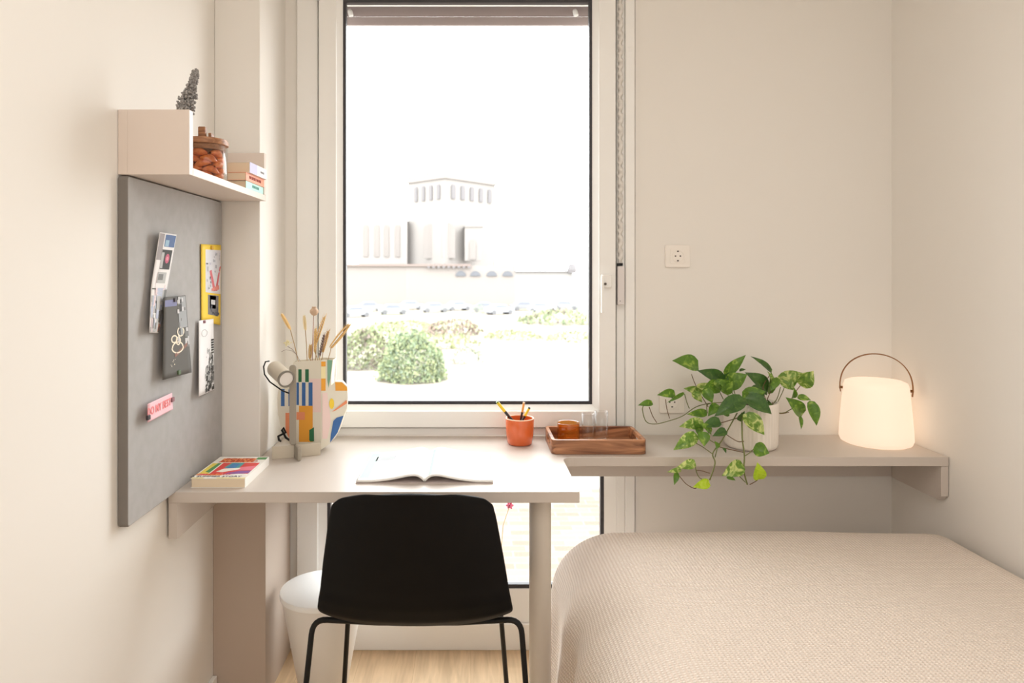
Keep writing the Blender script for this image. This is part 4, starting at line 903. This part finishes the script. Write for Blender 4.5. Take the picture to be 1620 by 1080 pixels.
def bush(name, label, cx_, d, h, w_, cols, n, seed, cat='bush'):
    r_ = random.Random(seed); b = MB()
    for k in range(n):
        a = r_.uniform(0, 2 * PI); e = r_.random() ** .5; hh = r_.random()
        rad = w_ / 2 * math.sqrt(max(0, 1 - (hh * 1.12 - .12) ** 2)) * (.55 + .45 * e)
        lump = 1 + .22 * noise.noise((math.cos(a) * 2 + seed, math.sin(a) * 2, hh * 3))
        c = Vector((cx_ + rad * lump * math.cos(a), d + rad * lump * .8 * math.sin(a), GZ + h * hh * lump))
        s_ = .062 * w_ / 3 * r_.uniform(.5, 1.5) * (1.6 if k % 9 == 0 else 1); q = Matrix.Rotation(r_.uniform(0, 6), 4, 'Z') @ Matrix.Rotation(r_.uniform(-1.2, 1.2), 4, 'X')
        b.add([c + q @ Vector(t_) for t_ in ((-s_, 0, 0), (0, -s_ * .4, s_ * .3), (s_, 0, 0), (0, s_ * .4, s_ * 1.8))], [(0, 1, 2, 3)], r_.choices(range(len(cols)), [3, 2, 1][:len(cols)])[0])
    o = b.build(name, cols, None); return tag(o, label, cat)
Bg = mat('bush_green', (123, 137, 106), .9); By = mat('bush_yellowgreen', (143, 150, 111), .9); Br = mat('bush_brown', (113, 101, 94), .9); Bs = mat('sage', (113, 125, 109), .9)
bush('bush', 'large pale green bush in the sand, right one of the two near bushes', X(652, 38), 38, 2.5, 3.7, [Bg, By, Bs], 5200, 11)
bush('bush', 'bush with brownish branches cut off by the window edge', X(578, 43), 43, 2.3, 3.4, [By, Br, Bg], 3600, 12)
bush('bush', 'small brown green bush behind the large pale green one', X(738, 45), 45, 1.1, 2.2, [Bs, Br, By], 700, 13)
bush('bush', 'upright green shrub in the middle distance before the parked cars', X(757, 74), 74, 2.6, 2.2, [Bs, Bg, Br], 600, 14)
bush('bush', 'low reddish scrub patch left of the upright shrub', X(715, 66), 66, 1.4, 6, [mat('scrub_red', (138, 119, 108), .9), By, Br], 900, 15)
bush('bush', 'flat yellow green scrub at the far right of the pane', X(880, 80), 80, 1.4, 9, [By, Bg, Br], 700, 16)
bush('bush', 'yellowish scrub close behind the cut off bush', X(610, 60), 60, 1.3, 6, [By, Bg], 900, 17)
# building
BY = 120
def bx(px): return X(px, BY)
def bz(py): return Z(py, BY)
for px, d, h, w_, lab in ((690, 56, .7, 7, 'low yellow green grass tuft patch just behind the small brown green bush'), (812, 62, .6, 6, 'thin yellow green grass patch right of the upright shrub'), (905, 60, .7, 5, 'sparse dry grass patch at the right edge of the pane'), (640, 72, .8, 7, 'yellow green scrub strip in front of the left parked cars')):
    bush('grass_patch', lab, X(px, d), d, h, w_, [mat('dry_grass', (136, 140, 104), .9), By, mat('dry_straw', (148, 138, 112), .9)], 420, px, 'grass')['kind'] = 'stuff'
t = thing('blossom_twig', 'tiny pink blossom on a twig outside the lower pane near the desk leg', 'twig', (X(788, 2.64), 2.64, 0))
MB().tube([(X(788, 2.64), 2.64, .0), P(792, 880, 2.64), P(796, 830, 2.64), P(806, 801, 2.64)], .0015, 6).build('stem', M_stalk, t, smooth=True)
b = MB()
for k in range(6):
    a = k * 1.05; b.blob(P(806.5, 799, 2.64) + Vector((.008 * math.cos(a), .003 * math.sin(a * 2), .008 * math.sin(a))), (.008, .004, .005), M=Matrix.Rotation(-a, 4, 'Y'), n=8)
b.build('petals', mat('pink_petal', (196, 84, 110), .7), t, smooth=True)
M_st = mat('pale_stone', (130, 125, 121), .95); M_st2 = mat('stone_shade', (123, 117, 113), .95); M_dk = mat('dark_opening', (102, 99, 100), .9); M_fan = mat('fan_light', (87, 89, 94), .7)
bld = thing('castle_building', 'pale stone building with a pinnacled square tower on the horizon', 'building', (bx(705), BY, GZ))
cxm, xl, xr = bx(704), bx(640), bx(786)
yc = BY; yl = BY + 7; yr = BY + 10
def quadwall(mb, xa, ya, xb, yb, z0, z1, m=None): mb.add([(xa, ya, z0), (xb, yb, z0), (xb, yb, z1), (xa, ya, z1)], [(0, 1, 2, 3)], m)
t = MB(); t.prism([(xl, yl), (cxm, yc), (xr, yr), (xr - (cxm - xl) * .9, yr + 8)], GZ, bz(278)); t.build('tower', M_st, bld)
t = MB(); e = .5; t.prism([(xl - e, yl), (cxm, yc - e), (xr + e, yr), (xr - 7 + e, yr + 9)], bz(282), bz(275)); t.build('cornice', M_st2, bld)
for k in range(9):
    f_ = k / 8; xx = (xl + (cxm - xl) * f_ * 2) if f_ < .5 else (cxm + (xr - cxm) * (f_ - .5) * 2); yy = (yl + (yc - yl) * f_ * 2) if f_ < .5 else (yc + (yr - yc) * (f_ - .5) * 2)
    MB().lathe([(.55, 0), (.45, 1.6), (.15, 3.6)], (xx, yy + .6, bz(275)), 6).build('pinnacle', M_st, bld)
def arch(x_, y_, w_, z0, z1, m, ang=0, dep=.25, name='window'):
    pts = [(-w_ / 2, z0), (w_ / 2, z0)] + [(w_ / 2 * math.cos(PI * k / 6), z1 - w_ / 2 + w_ / 2 * math.sin(PI * k / 6)) for k in range(7)]
    b = MB(); b.prism(pts, -dep, .1, plane='xz'); R_ = Matrix.Translation((x_, y_, 0)) @ Matrix.Rotation(ang, 4, 'Z'); b.v = [tuple(R_ @ Vector(q)) for q in b.v]; b.build(name, m, bld)
al = math.atan2(yc - yl, cxm - xl); ar_ = math.atan2(yr - yc, xr - cxm)
for k in range(4):
    px = 655 + k * 13; f_ = (bx(px) - xl) / (cxm - xl); arch(bx(px), yl + (yc - yl) * f_, .75, bz(314), bz(290), M_dk, al)
for k in range(5):
    px = 716 + k * 15; f_ = (bx(px) - cxm) / (xr - cxm); arch(bx(px), yc + (yr - yc) * f_, 1.0, bz(313), bz(290), M_dk, ar_)
for px, w_ in ((679, 2.3), (709, 2.4)): arch(bx(px), yc + (2.6 if px < 700 else .8), w_, bz(408), bz(352), M_st2, 0)
b = MB(); b.box(bx(560), bx(640), BY + 5, BY + 14, GZ, bz(345)); b.build('wing', mat('pale_stone_wing', (140, 134, 130), .95), bld)
for px in (572, 590, 606, 624): arch(bx(px), BY + 4.9, .9, bz(405), bz(352), M_st2, 0, .1)
b = MB(); b.box(bx(735), bx(762), BY + 1.2, BY + 4, bz(412), bz(358)); b.add([(bx(733), BY + 1, bz(358)), (bx(764), BY + 1, bz(358)), (bx(748), BY + 1, bz(352)), (bx(733), BY + 4, bz(358)), (bx(764), BY + 4, bz(358)), (bx(748), BY + 4, bz(352))], [(0, 1, 2), (5, 4, 3), (0, 2, 5, 3), (1, 4, 5, 2), (0, 3, 4, 1)]); b.build('porch', M_st, bld)
arch(bx(748), BY + 1.1, 1.1, bz(410), bz(378), M_st2, 0, .1, 'door')
ter = thing('viaduct_wall', 'long pale terrace wall with round arches below the tower', 'wall', (bx(740), BY - 5, GZ))
b = MB(); b.box(X(540, 115), X(815, 115), 115, 118, GZ, Z(420, 115)); b.build('wall_body', mat('terrace_stone', (132, 125, 120), .95), ter)
b = MB(); b.box(X(540, 114.6), X(745, 114.6), 114.5, 115, Z(421, 114.6), Z(417.5, 114.6)); b.build('ledge', mat('terrace_ledge', (121, 108, 102), .95), ter)
b = MB(); b.box(X(815, 115), X(906, 115), 115, 116, GZ, Z(428, 115)); b.build('low_wall', mat('terrace_low', (134, 131, 128), .95), ter)
b = MB(); b.box(X(815, 114.9), X(904, 114.9), 114.7, 115, Z(430.5, 115), Z(428, 115)); b.build('railing', M_dk, ter)
b = MB(); b.lathe([(.7, 0), (.8, .6), (.5, 1.6)], (X(905, 115), 115, Z(432, 115)), 10); b.build('finial', M_dk, ter)
for px in (729, 752, 778, 803):
    w_ = 1.75; pts = [(w_ / 2 * math.cos(PI * k / 8), w_ / 2 * math.sin(PI * k / 8)) for k in range(9)]
    b = MB(); b.prism(pts, 0, .3, plane='xz'); b.v = [(x_ + X(px, 115), y_ + 114.75, z_ + Z(436.5, 115)) for x_, y_, z_ in b.v]; b.build('arch', M_fan, ter)
for k in range(9):
    px = 676 + k * 8; b = MB(); b.box(X(px, 114.4), X(px + 4, 114.4), 114.3, 114.6, Z(424, 114.4), Z(421, 114.4)); b.build('corbel', M_dk, ter)
# parked cars
M_car = [mat('car_white', (124, 125, 127), .4), mat('car_silver', (145, 147, 151), .35), mat('car_grey', (136, 138, 145), .4)]; M_cg = mat('car_glass', (106, 110, 119), .6); M_ty = mat('tyre', (96, 96, 98), .8)
def make_car(m):
    t = thing('parked_car', 'x', 'car', (0, 0, 0), 'cars parked in front of the terrace wall')
    b = MB(); b.prism([(-2.1, .3), (2.1, .3), (2.15, .75), (1.9, .95), (1.1, 1.0), (.6, 1.45), (-.9, 1.48), (-1.6, 1.0), (-2.1, .9)], -.85, .85, plane='xz'); b.build('car_body', m, t, bevel=.08)
    b = MB(); b.prism([(-1.3, 1.02), (.95, 1.02), (.55, 1.38), (-.85, 1.40)], -.87, .87, plane='xz'); b.build('window', M_cg, t)
    for x_ in (-1.35, 1.35):
        b = MB(); b.lathe([(.33, -.9), (.33, .9)], (x_, 0, .33), 18, M=Matrix.Rotation(PI / 2, 4, 'X')); b.build('wheel', M_ty, t)
    return t
protos = [make_car(m) for m in M_car]
spots = [(562, 92, 1, 'silver parked car nearest the left window edge'), (585, 106, 0, 'white parked car behind the silver one at the left'), (622, 98, 0, 'white parked car in the near row behind the large bush'), (650, 110, 2, 'grey parked car in the back row below the big arches'),
         (688, 103, 0, 'white parked car with grey windows in the middle of the row'), (724, 108, 1, 'silver parked car under the first terrace arch'), (768, 104, 0, 'white parked car right of the upright shrub top'), (790, 98, 2, 'grey parked car facing the sandy ground near the middle'),
         (828, 108, 0, 'white parked car just below the low railing wall'), (858, 103, 1, 'silver parked car at the right end of the row'), (896, 110, 0, 'white parked car farthest right behind the pane')]
used = set()
for px, d, k, lab in spots:
    o = protos[k] if k not in used else copy_tree(protos[k]); used.add(k)
    o.location = (X(px, d), d, GZ); o.rotation_euler = (0, 0, random.choice((0, .3, -.25, .5))); o['label'] = lab
    for ch in o.children: ch.matrix_parent_inverse = Matrix()
